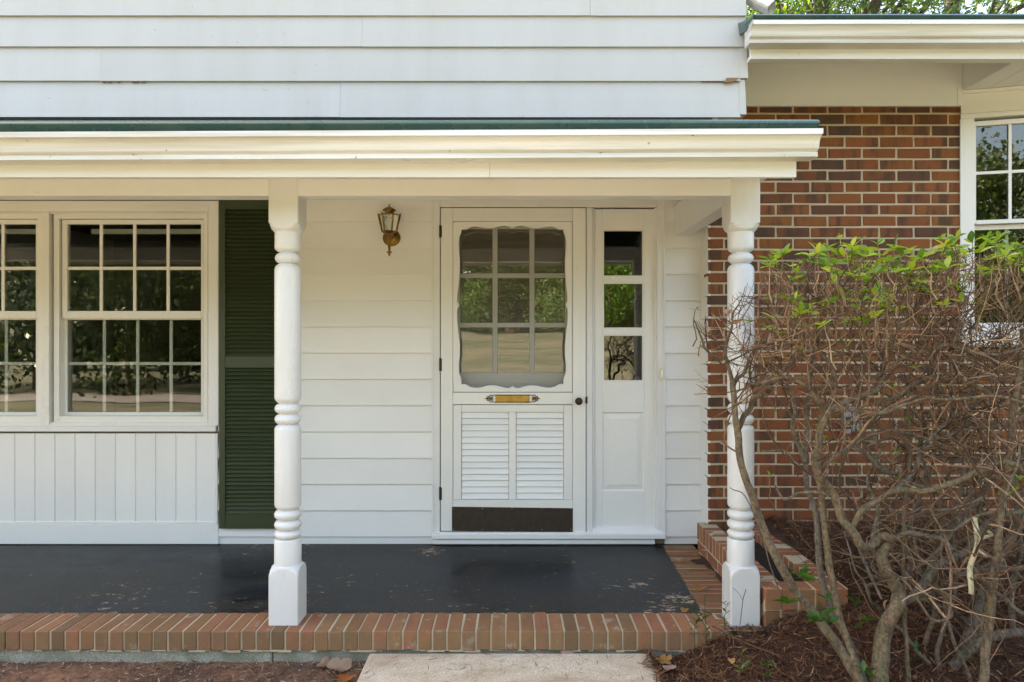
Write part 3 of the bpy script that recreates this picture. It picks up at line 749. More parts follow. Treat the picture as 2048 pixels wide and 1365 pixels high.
# ================================================================== OBJECTS
# ---- porch posts
def post_mesh(mb, cx, cy, hw):
    def zz(v): return Z(v, cy)
    def bead(v0, v1, r, r0): return [(r0, v0)]+[(r0+(r-r0)*math.sin(math.pi*t)**.55, v0+(v1-v0)*t) for t in (  .05, .12, .22, .35, .5, .65, .78, .88, .95)]+[(r0, v1)]
    def drum(v0, v1, r, r0, e=10): return [(r0, v0)]+[(r0+(r-r0)*math.sin(math.pi/2*t)**.7, v0-e*t) for t in (.2, .45, .7, 1)]+[(r, (v0+v1)/2)]+[(r0+(r-r0)*math.sin(math.pi/2*t)**.7, v1+e*t) for t in (1, .7, .45, .2)]+[(r0, v1)]
    px = 1/(F/cy)
    prof = []     # (R in px, photo row) from the bottom up; the square block limits it
    prof += [(99, 1249), (99, 1160), (44, 1156)]
    prof += [(43, 1152), (41.5, 1146), (39, 1140), (35.5, 1134), (31, 1129.5), (27.5, 1127.5), (26.2, 1126), (26.2, 1078), (25, 1075.5)]
    for a, b in ((1075, 1058.5), (1058, 1038.5), (1038, 1018)): prof += bead(a, b, 26.2, 17.5)
    prof += drum(1017, 849, 25.6, 19, 9)
    for a, b in ((848, 828), (827, 807)): prof += bead(a, b, 25.4, 17)
    prof += drum(806, 529, 25.7, 18, 12)
    prof += bead(528, 507, 24.8, 15.5)
    prof += drum(506, 466.5, 25.3, 15.8, 9)[:-5]
    prof += [(25.3, 466.5), (27.5, 464), (31, 461), (34, 456.5), (36, 452.5), (40, 450.5), (44, 449), (99, 448), (99, 392)]
    n = 96; rings = []
    for r, v in prof:
        ring = []
        for j in range(n):
            a = 2*math.pi*(j+.5)/n; sq = hw/max(abs(math.cos(a)), abs(math.sin(a)))
            rad = min(sq, r*px) if r < 98 else sq
            ring.append((cx+rad*math.cos(a), cy+rad*math.sin(a), zz(v)))
        rings.append(ring)
    k = len(rings); vs = [p for q_ in rings for p in q_]
    fs = [(i*n+j, i*n+(j+1) % n, (i+1)*n+(j+1) % n, (i+1)*n+j) for i in range(k-1) for j in range(n)]
    fs += [tuple(range(n))[::-1], tuple(range((k-1)*n, k*n))]
    # true depth: top and bottom meet beam and brick
    mb.add(vs, fs)
    zlo, zhi = zz(1249), zz(392)
    for v in mb.v[-len(vs):]:
        if abs(v.z-zlo) < 1e-6: v.z = .001
        if abs(v.z-zhi) < 1e-6: v.z = zs-.001
HWP = .066
def make_post(cx, label, shift=0):
    cy = DP+HWP-.0025
    t = thing('porch_post', label, 'post', (cx, cy, 0), 'turned white porch posts')
    mb = MB(); post_mesh(mb, cx, cy, HWP); mb.build('turned_shaft', M['post'], t, smooth=28)
    return t
CX1, CX2 = -1.020, 1.041
p1 = make_post(CX1, 'white turned porch post standing on the brick edging in front of the green shutter')
p2 = make_post(CX2, 'white turned porch post standing between the brick planter and the shrub')
mb = MB(); mb.cbox(CX2-HWP-.004, CX2+HWP+.004, DP-.006, DP+2*HWP+.002, -.03, .0, .002); mb.build('base_plate', M['galv'], p2)

# ---- twin double hung window
tw = thing('twin_window', 'twin double hung window with white grilles under the porch', 'window', (X(95, DW), DW, Z(850, DW)))
def frame(mb, u0, u1, v0, v1, wl, wr_, wt_, wb, y0, y1, D):
    a, b, c, d = X(u0, D), X(u1, D), Z(v1, D), Z(v0, D)
    k = F/D; wl, wr_, wt_, wb = wl/k, wr_/k, wt_/k, wb/k
    mb.cbox(a, a+wl, y0, y1, c, d, .0015); mb.cbox(b-wr_, b, y0, y1, c, d, .0015)
    mb.cbox(a+wl+.0002, b-wr_-.0002, y0, y1, d-wt_, d, .0015); mb.cbox(a+wl+.0002, b-wr_-.0002, y0, y1, c, c+wb, .0015)
UL = -238
mb = MB(); D_ = DW-.026
xa, xb = X(UL-20, D_), X(437, D_)
mb.cbox(xb-.061, xb, D_, DW+.012, Z(851, D_), Z(402, D_), .002); mb.cbox(xa, xa+.061, D_, DW+.012, Z(851, D_), Z(402, D_), .002)
mb.cbox(xa+.0612, xb-.0612, D_, DW+.012, Z(424, D_), Z(402, D_), .002)
mb.cbox(xb-.068, xb-.0615, D_+.008, DW+.012, Z(845, D_), Z(424.5, D_), .001)
mb.cbox(xa+.069, xb-.0695, D_+.008, DW+.012, Z(427.5, D_), Z(424.5, D_), .001)
mb.build('casing', M['trim'], tw)
mb = MB(); mb.cbox(X(83, D_), X(98, D_), D_-.001, DW+.03, Z(851.5, D_), Z(424.7, D_), .002); mb.build('mullion', M['vinyl'], tw)
mb = MB(); mb.cbox(xa, X(432, D_), D_-.006, DW+.012, Z(863.5, D_), Z(852.8, D_), .003); mb.build('apron', M['trim'], tw)
mb = MB(); mb.hexa([(xa, D_+.001, Z(852.5, D_)), (xb-.002, D_+.001, Z(852.5, D_)), (xb-.002, DW+.09, Z(852.5, D_)), (xa, DW+.09, Z(852.5, D_)), (xa+.0615, D_+.012, Z(846, D_)), (xb-.0615, D_+.012, Z(846, D_)), (xb-.0615, DW+.09, Z(842, D_)), (xa+.0615, DW+.09, Z(842, D_))]); mb.build('sill', M['vinyl'], tw)
def window_unit(ua, ub_):     # glass from ua to ub_ (photo columns)
    y = DW
    mb = MB(); frame(mb, ua-26, ub_+14, 428, 845, 11, 9, 10, 12, y-.004, y+.11, DW); mb.build('jamb_frame', M['vinyl'], tw)
    # upper sash, outer track
    sa = MB(); Da = y+.012; frame(sa, ua-10, ub_+6, 439.5, 637, 10, 6, 9, 14.5, Da, Da+.035, Da); s1 = sa.build('upper_sash', M['vinyl'], tw)
    mb = MB(); mb.box(X(ua-2, Da), X(ub_+2, Da), Da+.014, Da+.017, Z(624, Da), Z(447, Da)); mb.build('pane', M['glass'], s1)
    for k in (1, 2, 3):
        u = ua+(ub_-ua)*k/4; mb = MB(); mb.box(X(u-2.8, Da), X(u+2.8, Da), Da+.0055, Da+.0135, Z(622.4, Da), Z(448.7, Da)); mb.build('muntin', M['vinyl'], s1)
    for k in range(4):
        u0 = ua+(ub_-ua)*k/4+(3.3 if k else .2); u1 = ua+(ub_-ua)*(k+1)/4-(3.3 if k < 3 else .2)
        mb = MB(); mb.box(X(u0, Da), X(u1, Da), Da+.006, Da+.0135, Z(540, Da), Z(533.8, Da)); mb.build('muntin', M['vinyl'], s1)
    # lower sash, inner track
    Db = y+.052; sb = MB(); frame(sb, ua-10, ub_+7, 628, 835, 10, 7, 12, 10, Db, Db+.035, Db); s2 = sb.build('lower_sash', M['vinyl'], tw)
    mb = MB(); mb.box(X(ua-2, Db), X(ub_+2, Db), Db+.008, Db+.011, Z(827, Db), Z(637, Db)); mb.build('pane', M['glass'], s2)
    for k in (1, 2, 3):
        u = ua+5+(ub_-ua)*k/4; mb = MB(); mb.box(X(u-3, Db), X(u+3, Db), Db+.013, Db+.021, Z(824.5, Db), Z(640.5, Db)); mb.build('muntin', M['vinyl'], s2)
    for k in range(4):
        u0 = ua+5+(ub_-ua)*k/4+(3.2 if k else -4.6); u1 = ua+5+(ub_-ua)*(k+1)/4-(3.2 if k < 3 else 5.6)
        mb = MB(); mb.box(X(u0, Db), X(u1, Db), Db+.0135, Db+.0205, Z(730.6, Db), Z(724.8, Db)); mb.build('muntin', M['vinyl'], s2)
    mb = MB(); mb.cbox(X((ua+ub_)/2-120, y), X((ua+ub_)/2+120, y), Db+.12, Db+.15, Z(462, Db), Z(452, Db), .002); mb.build('blind_rail', M['vinyl'], tw)
window_unit(134, 402)
window_unit(-197, 71.5)

# ---- shutter
DS = DW-.045
sh = thing('shutter', 'dark green louvred shutter between the window and the turned post', 'shutter', (X(505, DS), DS, Z(1058, DS)))
xa, xb = X(437.6, DS), X(575, DS); k = F/DS
mb = MB(); mb.cbox(xa, xa+12.4/k, DS, DS+.03, Z(1058, DS), Z(399, DS), .002); mb.build('stile', M['shutter'], sh)
mb = MB(); mb.cbox(xb-12.4/k, xb, DS, DS+.03, Z(1058, DS), Z(399, DS), .002); mb.build('stile', M['shutter'], sh)
xi, xj = xa+12.6/k, xb-12.6/k
for v0, v1 in ((399, 419), (713, 736), (1029, 1058)):
    mb = MB(); mb.cbox(xi, xj, DS+.001, DS+.029, Z(v1, DS), Z(v0, DS), .0015); mb.build('rail', M['shutter'], sh)
mb = MB(); mb.box(xi, xj, DS+.026, DS+.028, Z(1030, DS), Z(418, DS)); mb.build('backing', M['shutter'], sh)
slat = MB(); L = (xj-xi)/2-.0006; h = 8.05/k
slat.hexa([(-L, -.0105, -h*.36), (L, -.0105, -h*.36), (L, -.006, -h*.46), (-L, -.006, -h*.46), (-L, .007, h*.50), (L, .007, h*.50), (L, .011, h*.42), (-L, .011, h*.42)])
sm = bpy.data.meshes.new('slat'); sm.from_pydata(slat.v, [], slat.f); sm.materials.append(M['shutter'])
for v0, v1, cnt in ((419, 713, 36), (736, 1029, 36)):
    for i in range(cnt):
        v = v0+(v1-v0)*(i+.5)/cnt; copy_mesh(sm, 'slat', sh, ((xi+xj)/2, DS+.012, Z(v, DS)), None, (rnd.uniform(-.05, .05), 0, 0))

# ---- door frame, threshold
DC = DW-.022
df = thing('door_frame', 'white molded casing and threshold round the entry door and sidelight', 'door frame', (X(1097, DC), DC, 0))
def B(mb, u0, u1, v0, v1, y0, y1, D=None, c=.0015):
    D = D or y0; mb.cbox(X(u0, D), X(u1, D), y0, y1, Z(v1, D), Z(v0, D), c); return mb
mb = MB(); B(mb, 863.5, 879.5, 398, 1070, DC, DW+.1); B(mb, 863.5, 867, 398, 1070, DC-.006, DC-.0005); mb.build('casing', M['trim'], df)
mb = MB(); B(mb, 1314.5, 1331, 398, 1077, DC, DW+.1); B(mb, 1326.5, 1331, 398, 1077, DC-.007, DC-.0005); B(mb, 1309.5, 1314, 416, 1060, DC+.012, DW+.1); mb.build('casing', M['trim'], df)
mb = MB(); B(mb, 880, 1314, 398, 414.5, DC, DW+.1); B(mb, 867.5, 1326, 395, 399, DC-.006, DC-.0005); mb.build('head_casing', M['trim'], df)
mb = MB(); B(mb, 1173, 1185, 415, 1066, DC, DW+.1); B(mb, 1185.3, 1189, 416, 1060, DC+.012, DW+.1); mb.build('mullion', M['trim'], df)
mb = MB(); B(mb, 863.5, 1332, 1068.5, 1079, DC-.03, DW+.1, c=.003); B(mb, 865, 1310, 1079.5, 1089, DC-.012, DW+.05); B(mb, 880, 1184, 1065.5, 1068, DC-.02, DW+.1)
mb.build('threshold', M['trim'], df)
mb = MB(); a, b, c, d = X(1184, DC), X(1329, DC), Z(1068.2, DC), Z(1057, DC); mb.hexa([(a, DC-.026, c), (b, DC-.026, c), (b, DW+.06, c), (a, DW+.06, c), (a, DC+.014, d), (b-.03, DC+.014, d), (b-.03, DW+.06, d), (a, DW+.06, d)]); mb.build('sidelight_sill', M['trim'], df)

# ---- sidelight
DL = DW+.012
sl = thing('sidelight', 'narrow white sidelight with three stacked panes right of the storm door', 'sidelight', (X(1248, DL), DL, Z(1058, DL)))
mb = MB()
B(mb, 1189.3, 1204.5, 416, 1060, DL, DL+.04); B(mb, 1288.5, 1309.2, 416, 1060, DL, DL+.04); B(mb, 1204.7, 1288.3, 416, 459, DL, DL+.04); B(mb, 1204.7, 1288.3, 764, 825, DL, DL+.04); B(mb, 1204.7, 1288.3, 983, 1060, DL, DL+.04)
B(mb, 1204.7, 1288.3, 554.5, 565, DL+.003, DL+.04); B(mb, 1204.7, 1288.3, 658.5, 669, DL+.003, DL+.04)
mb.build('frame', M['door'], sl)
for v0, v1 in ((459, 554.5), (565, 658.5), (669, 764)):
    mb = MB(); B(mb, 1204.8, 1208, v0, v1, DL+.004, DL+.03, c=.001); B(mb, 1285, 1288.2, v0, v1, DL+.004, DL+.03, c=.001); B(mb, 1208.2, 1284.8, v0+.2, v0+3, DL+.004, DL+.03, c=.001); B(mb, 1208.2, 1284.8, v1-3, v1-.2, DL+.004, DL+.03, c=.001); mb.build('glazing_bead', M['door'], sl)
    mb = MB(); B(mb, 1204.8, 1288.2, v0+.2, v1-.2, DL+.02, DL+.024, c=.0005); mb.build('pane', M['sideglass'], sl)
a, b, c, d = X(1204.6, DL), X(1288.4, DL), Z(983, DL), Z(825, DL); e = .022; e2 = .042
mb = MB(); y_ = DL+.016
mb.add([(a,DL+.002,c),(b,DL+.002,c),(b,DL+.002,d),(a,DL+.002,d),(a+.008,y_,c+.008),(b-.008,y_,c+.008),(b-.008,y_,d-.008),(a+.008,y_,d-.008),(a+e2,DL+.006,c+e2),(b-e2,DL+.006,c+e2),(b-e2,DL+.006,d-e2),(a+e2,DL+.006,d-e2)],
       [(0,1,5,4),(1,2,6,5),(2,3,7,6),(3,0,4,7),(4,5,9,8),(5,6,10,9),(6,7,11,10),(7,4,8,11),(8,9,10,11)])
mb.build('raised_panel', M['door'], sl)

# ---- entry door (inside), nine lights
DI = DW+.075
ed = thing('entry_door', 'white inner door with nine panes behind the scalloped screen', 'door', (X(1027, DI), DI, .03))
def Vi(v): return 682.5+(v-682.5)*1.0
cols = [(920, 985), (995, 1059), (1069, 1130)]; rows = [(458, 547), (556.5, 646), (655.5, 745)]
mb = MB(); B(mb, 884, 919.8, 420, 1062, DI, DI+.04); B(mb, 1130.2, 1170, 420, 1062, DI, DI+.04); B(mb, 920, 1130, 420, 457.8, DI, DI+.04); B(mb, 920, 1130, 745.2, 1062, DI, DI+.04); mb.build('door_panel', M['door'], ed)
for u0, u1 in ((985.2, 994.8), (1059.2, 1068.8)):
    mb = MB(); B(mb, u0, u1, 458, 745, DI+.003, DI+.032); mb.build('muntin', M['door'], ed)
for v0, v1 in ((547.2, 556.3), (646.2, 655.3)):
    for u0, u1 in cols: mb = MB(); B(mb, u0+.1, u1-.1, v0, v1, DI+.0035, DI+.032); mb.build('muntin', M['door'], ed)
for u0, u1 in cols:
    for v0, v1 in rows: mb = MB(); B(mb, u0+.1, u1-.1, v0+.1, v1-.1, DI+.012, DI+.016, c=.0005); mb.build('pane', M['doorglass'], ed)

# ---- storm door
DD = DW-.030
sd = thing('storm_door', 'white wooden screen door with scalloped opening, louvres and a dark kick plate', 'door', (X(1026, DD), DD, .02))
Y1 = DD+.032
mb = MB(); B(mb, 881.5, 905.5, 416.5, 1062.5, DD, Y1, DD, .002); mb.build('stile', M['door'], sd)
mb = MB(); B(mb, 1145.3, 1171.5, 416.5, 1065.5, DD, Y1, DD, .002); mb.build('stile', M['door'], sd)
mb = MB(); B(mb, 905.8, 1145, 416.5, 443, DD+.0003, Y1, DD, .002); mb.build('rail', M['door'], sd)
mb = MB(); B(mb, 905.8, 1145, 785.6, 809.3, DD+.0003, Y1, DD, .002); mb.build('rail', M['door'], sd)
mb = MB(); B(mb, 905.8, 1145, 1000, 1062, DD+.0006, Y1, DD, .002); mb.build('rail', M['door'], sd)
half = [(497,100),(484,92),(470,85),(440,78),(410,82),(380,90),(350,98),(300,98),(260,90),(215,84),(185,90),(160,106),(120,107),(119,128),(106,160),(98,205),(102,260),(109,330),(108,420),(99,520),(89,605),(90,640),(105,668),(91,690),(87,715),(89,780),(100,880),(109,960),(108,1040),(99,1110),(103,1170),(119,1210),(120,1250),(152,1250),(180,1268),(220,1278),(260,1275),(320,1260),(370,1258),(420,1271),(455,1282),(480,1276),(497,1262)]
cont = half + [(994-a, b) for a, b in half[-2:0:-1]]
hole = [(890+a*.2711, 430+b*.2711) for a, b in cont]
cu, cv = 1025.0, 614.0; U0, U1, V0, V1 = 907.2, 1143.8, 444.4, 784.0
mb = MB(); n = len(hole); outer = []
for u, v in hole:
    du, dv = u-cu, v-cv; s_ = min((U1-cu)/abs(du) if abs(du) > 1e-6 else 1e9, (V1-cv)/abs(dv) if abs(dv) > 1e-6 else 1e9)
    outer.append([cu+du*s_, cv+dv*s_])
for c_ in ((U0, V0), (U1, V0), (U1, V1), (U0, V1)):   # snap the nearest samples to the corners
    i = min(range(n), key=lambda i: (outer[i][0]-c_[0])**2+(outer[i][1]-c_[1])**2); outer[i] = list(c_)
def ring(pts, y): return [(X(u, DD), y, Z(v, DD)) for u, v in pts]
vsx = ring(outer, DD+.001)+ring(hole, DD+.001)+ring(hole, DD+.028)+ring(outer, DD+.028)
fs = []
for i in range(n):
    j = (i+1) % n
    fs += [(i, j, n+j, n+i), (n+i, n+j, 2*n+j, 2*n+i), (2*n+i, 2*n+j, 3*n+j, 3*n+i), (3*n+i, 3*n+j, j, i)]
mb.add(vsx, fs); mb.build('scalloped_panel', M['door'], sd)
mb = MB(); mb.add(ring([(908, 446), (1143, 446), (1143, 783), (908, 783)], DD+.0285), [(0, 1, 2, 3)]); mb.build('screen', M['screen'], sd)
for u0, u1 in ((923, 1017.5), (1032.5, 1127)):
    pass
mb = MB(); B(mb, 906.5, 922.6, 810.6, 999.6, DD+.001, Y1-.002, DD); mb.build('louver_stile', M['door'], sd)
mb = MB(); B(mb, 1017.9, 1032.1, 824.9, 999.6, DD+.001, Y1-.002, DD); mb.build('louver_stile', M['door'], sd)
mb = MB(); B(mb, 1127.4, 1144.5, 810.6, 999.6, DD+.001, Y1-.002, DD); mb.build('louver_stile', M['door'], sd)
mb = MB(); B(mb, 923, 1127, 810.6, 824.6, DD+.001, Y1-.002, DD); mb.build('louver_rail', M['door'], sd)
mb = MB(); B(mb, 922.8, 1127.2, 824.8, 999.6, Y1-.001, Y1+.003, DD); mb.build('louver_back', M['interior'], sd)
k = F/DD; ph = (999.3-825)/14/k; L = (1017.2-923.3)/2/k
s_ = MB(); s_.hexa([(-L, -.0095, -ph*.44), (L, -.0095, -ph*.44), (L, -.0035, -ph*.50), (-L, -.0035, -ph*.50), (-L, .004, ph*.54), (L, .004, ph*.54), (L, .009, ph*.50), (-L, .009, ph*.50)])
lm = bpy.data.meshes.new('slat'); lm.from_pydata(s_.v, [], s_.f); lm.materials.append(M['door'])
for uc in (970.25, 1079.75):
    for i in range(14): copy_mesh(lm, 'slat', sd, (X(uc, DD), DD+.013, Z(825+(i+.5)*(999.3-825)/14, DD)), None, (rnd.uniform(-.02, .02), 0, 0))
mb = MB(); D_ = DD-.003; mb.hexa([(X(903.8, D_), D_, Z(1062, D_)), (X(1145.6, D_), D_, Z(1065, D_)), (X(1145.6, D_), DD-.0004, Z(1065, D_)), (X(903.8, D_), DD-.0004, Z(1062, D_)),
    (X(903.8, D_), D_, Z(1014, D_)), (X(1145.6, D_), D_, Z(1017, D_)), (X(1145.6, D_), DD-.0004, Z(1017, D_)), (X(903.8, D_), DD-.0004, Z(1014, D_))])
kp = mb.build('kick_plate', M['kick'], sd)
mb = MB()
for u in (907, 965, 1024, 1084, 1142):
    for v in (1018, 1059.5): mb.lathe_y([(.0005, D_-.0022), (.0035, D_-.0012), (.0042, D_-.0001)], X(u, D_), Z(v, D_), 8)
mb.build('screws', M['verdigris'], kp)
for v0, v1 in ((451, 476), (716.5, 743), (974, 1000.5)):
    mb = MB(); mb.tube([P(880.4, v0, DC-.008), P(880.4, v1, DC-.008)], .0052, 10); mb.box(X(878.6, DC), X(884, DC), DD-.0022, DD-.0003, Z(v1-1, DC), Z(v0+1, DC)); mb.build('hinge', M['bronze'], sd, smooth=40)
# knob and strike
kx, kz = X(1157.7, DD-.04), Z(803, DD-.04)
mb = MB(); mb.lathe_y([(.018, DD-.0005), (.018, DD-.004), (.008, DD-.007), (.0075, DD-.022), (.014, DD-.026), (.0215, DD-.034), (.0235, DD-.043), (.021, DD-.052), (.013, DD-.057), (.0005, DD-.0585)], kx, kz, 24); mb.build('knob', M['bronze'], sd, smooth=45)
mb = MB(); B(mb, 1170.6, 1175, 794, 807, DD-.006, DD-.0005, DD, .001); mb.build('latch', M['bronze'], sd)
# mail slot with scrolled ends
ys = DD-.0035
mb = MB(); B(mb, 991, 1059, 791.5, 803.8, ys, DD-.0002, DD, .001); ms = mb.build('mail_slot', M['brassplate'], sd)
mb = MB(); B(mb, 990, 1060, 789.6, 791.3, ys-.002, DD-.0002, DD, .0008); B(mb, 990, 1060, 804, 805.7, ys-.002, DD-.0002, DD, .0008); mb.build('slot_rim', M['brass'], ms)
mb = MB()
def arc(u, v, r, a0, a1, k=10): return [P(u+r*math.cos(a0+(a1-a0)*i/k), v+r*math.sin(a0+(a1-a0)*i/k), ys+.001) for i in range(k+1)]
for s in (-1, 1):
    um = 1025+s*34
    T = lambda du, dv: P(um+s*du, 797.6+dv, ys+.001)
    for e in (-1, 1):
        mb.tube(catmull([T(0, 6.5*e), T(3, 7*e), T(6, 5.5*e), T(8, 3*e), T(6.5, 1.5*e), T(4.5, 3*e)], 4), .0022, 6)
        mb.tube(catmull([T(6, 5.5*e), T(9, 7.2*e), T(12, 5.5*e), T(11.5, 3*e), T(9, 1.5*e)], 4), .0024, 6)
        mb.tube(catmull([T(12, 0), T(14.5, 4.2*e), T(16.5, 3.5*e), T(15.5, 1.2*e)], 4), .0022, 6)
    mb.tube([T(5, 0), T(9, 0), T(14, 0), T(18, 0), T(21.5, 0)], [.0015, .0035, .003, .0048, .0008], 8)
    mb.sphere(T(16, 2), .003); mb.sphere(T(16, -2), .003)
mb.build('scrollwork', M['brass'], ms, smooth=60)

# ---- doorbell
mb = MB(); B(mb, 1319.3, 1326.2, 736, 759, DC-.018, DC-.0075, DC, .002)
db = mb.build('doorbell', M['bellplastic']); tag(db, 'small ivory doorbell on the white casing right of the sidelight', 'doorbell', kind='thing')
mb = MB(); B(mb, 1321.2, 1324.4, 741, 754, DC-.021, DC-.0182, DC, .001); mb.build('button', M['button'], db)

# ---- wall lantern
LX, LY = -.745, 4.145
kk = F/LY
lz = lambda v: Z(v, LY)
ln = thing('wall_lantern', 'small brass coach lantern mounted on the siding left of the door', 'wall lamp', (X(783, DW), DW-.01, Z(476.5, DW)))
mb = MB(); cx, cz = X(783, DW-.02), Z(476.5, DW-.02)
mb.lathe_y([(.055, DW-.008), (.056, DW-.014), (.052, DW-.018), (.044, DW-.019), (.042, DW-.024), (.033, DW-.026), (.030, DW-.031), (.018, DW-.034), (.001, DW-.036)], cx, cz, 36); mb.build('back_plate', M['brass'], ln, smooth=30)
mb = MB(); mb.tube(catmull([(cx, DW-.03, cz), (LX, DW-.075, cz+.004), (LX, LY+.018, cz+.018), (LX, LY, cz+.03)], 6), .0062, 10); mb.build('arm', M['brass'], ln, smooth=60)
mb = MB(); mb.lathe([(.001, lz(408)), (.0035, lz(410)), (.0055, lz(412.5)), (.004, lz(414)), (.012, lz(415)), (.026, lz(417)), (.037, lz(419.5)), (.041, lz(421)), (.040, lz(422)), (.030, lz(422.6)), (.028, lz(424)), (.027, lz(428)), (.031, lz(429.5)), (.033, lz(430.3)), (.001, lz(430.4))][::-1], LX, LY, 28); mb.build('cap', M['brass'], ln, smooth=30)
rt, rb = .066, .044
def hexpt(i, r, z): a = math.pi/3*i; return Vector((LX+r*math.cos(a), LY+r*math.sin(a), z))
zT, zBt = lz(431), lz(464)
for i in range(6):
    mb = MB(); mb.tube([hexpt(i, rt+.002, zT+.011), hexpt(i, rt, zT), hexpt(i, rb, zBt)], [.0026, .0054, .0050], 6); mb.build('cage_bar', M['brass'], ln)
    mb = MB(); a, b, c, d = hexpt(i, rb-.002, zBt), hexpt(i+1, rb-.002, zBt), hexpt(i+1, rt-.002, zT), hexpt(i, rt-.002, zT); mb.add([a, b, c, d], [(0, 1, 2, 3)]); mb.build('glass_pane', M['lampglass'], ln)
mb = MB()
for zz_, r_ in ((zT, rt), (zBt, rb)):
    mb.tube([hexpt(i, r_, zz_) for i in range(7)], .0036, 6)
for i in range(6): mb.tube([hexpt(i, rt, zT), hexpt(i, .028, lz(428.5))], .0028, 6)
mb.build('cage_ring', M['brass'], ln)
mb = MB(); mb.lathe([(.046, zBt+.002), (.047, zBt-.002), (.040, zBt-.006), (.024, lz(467)), (.023, lz(470)), (.030, lz(471.5)), (.029, lz(472.6)), (.0105, lz(474)), (.0105, lz(478)), (.0085, lz(490)), (.0062, lz(502)), (.0075, lz(503)), (.017, lz(504.3)), (.0165, lz(505.6)), (.008, lz(507)), (.0065, lz(509)), (.006, lz(511)), (.001, lz(513.4))], LX, LY, 24); mb.build('stem', M['brass'], ln, smooth=30)
mb = MB(); mb.lathe([(.012, zBt), (.012, lz(457)), (.016, lz(454)), (.024, lz(447)), (.022, lz(441)), (.012, lz(436)), (.001, lz(434))], LX, LY, 16)
t = NT('bulb_glass'); t.base((.75, .76, .74)); t.rough(.15); mb.build('bulb', t.m, ln, smooth=60)

# ---- downspout elbow above the wing roof
ds = thing('downspout', 'white ribbed downspout elbow coming down onto the green wing roof', 'downspout', P(1510, 10, 3.75))
Dd = 3.62
mb = MB(); path = catmull([P(1496, -60, Dd), P(1496, -20, Dd), P(1505, -2, Dd), P(1543, 18, Dd-.06)], 5)
nr = 28; vs_, fs_ = [], []
for i, p in enumerate(path):
    tng = (path[min(i+1, len(path)-1)]-path[max(i-1, 0)]).normalized(); a = Vector((0, 1, 0)); b = tng.cross(a).normalized(); a = b.cross(tng)
    for j in range(nr):
        th = 2*math.pi*j/nr; c, s_ = math.cos(th), math.sin(th); rr_ = 1/max(abs(c), abs(s_)); rr_ = min(rr_, 1.25)*(1+.05*(j % 2)+(.02 if i % 3 == 0 else 0))
        vs_.append(p+(a*c*.036+b*s_*.027)*rr_)
for i in range(len(path)-1):
    for j in range(nr): fs_.append((i*nr+j, i*nr+(j+1) % nr, (i+1)*nr+(j+1) % nr, (i+1)*nr+j))
mb.add(vs_, fs_); mb.build('pipe', M['gutter'], ds)

# ---- bay window, its left panel turned out towards the lawn
by = thing('bay_window', 'white bay window behind the shrub at the end of the brick wall', 'window', (2.69, DB, 1.2))
A0 = Vector((X(1920.5, DB-.01), DB-.012)); ca, sa_ = math.cos(R(14)), math.sin(R(14))
def bt(u):    # distance along the panel that shows at photo column u
    k = (u-1024)/F; return (k*A0.y-A0.x)/(ca+k*sa_)
def bd(t): return A0.y-t*sa_
def bbox(mb, t0, t1, z0, z1, d0, d1):
    f = lambda t, d, z: (A0.x+t*ca+d*sa_, A0.y-t*sa_+d*ca, z)
    mb.hexa([f(t0, d0, z0), f(t1, d0, z0), f(t1, d1, z0), f(t0, d1, z0), f(t0, d0, z1), f(t1, d0, z1), f(t1, d1, z1), f(t0, d1, z1)])
T1 = 1.25
bz = lambda v: Z(v, DB-.02)
mb = MB(); bbox(mb, 0, bt(1949), bz(690), bz(238), 0, .09); mb.build('casing', M['bay'], by)
mb = MB(); bbox(mb, T1, T1+.08, bz(690), bz(238), 0, .09); mb.build('casing', M['bay'], by)
mb = MB(); e_ = (A0.x+(T1+.08)*ca, A0.y-(T1+.08)*sa_); mb.hexa([(e_[0]-.03, e_[1]+.02, bz(690)), (e_[0], e_[1]+.005, bz(690)), (e_[0]+.06, DB+.1, bz(690)), (e_[0]+.03, DB+.1, bz(690)), (e_[0]-.03, e_[1]+.02, zso), (e_[0], e_[1]+.005, zso), (e_[0]+.06, DB+.1, zso), (e_[0]+.03, DB+.1, zso)]); mb.build('side_panel', M['bay'], by)
mb = MB(); bbox(mb, .002, T1+.08, bz(237.7), zso, .004, .09); bbox(mb, .002, T1+.08, zso-.020, zso-.002, -.012, .0035); bbox(mb, .002, T1+.08, bz(228), bz(216), -.008, .0035); bbox(mb, .002, T1+.08, bz(237), bz(231), -.004, .0035); mb.build('head_trim', M['bay'], by)
mb = MB(); bbox(mb, -.004, T1+.09, bz(690), bz(655), -.03, .09); mb.build('sill', M['bay'], by)
mb = MB(); bbox(mb, -.002, T1+.08, bz(694), bz(690.5), .0, .40); mb.build('bottom_board', M['bay'], by)
g0 = bt(1953)
mb = MB(); bbox(mb, bt(1949.3), g0, bz(447.5), bz(244), .006, .05); bbox(mb, g0+.001, T1-.001, bz(253), bz(244), .006, .05); bbox(mb, g0+.001, T1-.001, bz(449), bz(441.5), .006, .05); us = mb.build('upper_sash', M['bay'], by)
mb = MB(); bbox(mb, g0, T1-.002, bz(442), bz(252.5), .02, .024); mb.build('pane', M['glass'], us)
for i in range(4):
    u = 2022+70*i; mb = MB(); bbox(mb, bt(u-3), bt(u+3), bz(441), bz(253.5), .010, .018); mb.build('muntin', M['bay'], us)
for i in range(4):
    t0 = g0 if i == 0 else bt(2022+70*(i-1)+3.2); t1 = bt(2022+70*i-3.2); mb = MB(); bbox(mb, t0+.0005, t1, bz(350), bz(344.5), .0105, .018); mb.build('muntin', M['bay'], us)
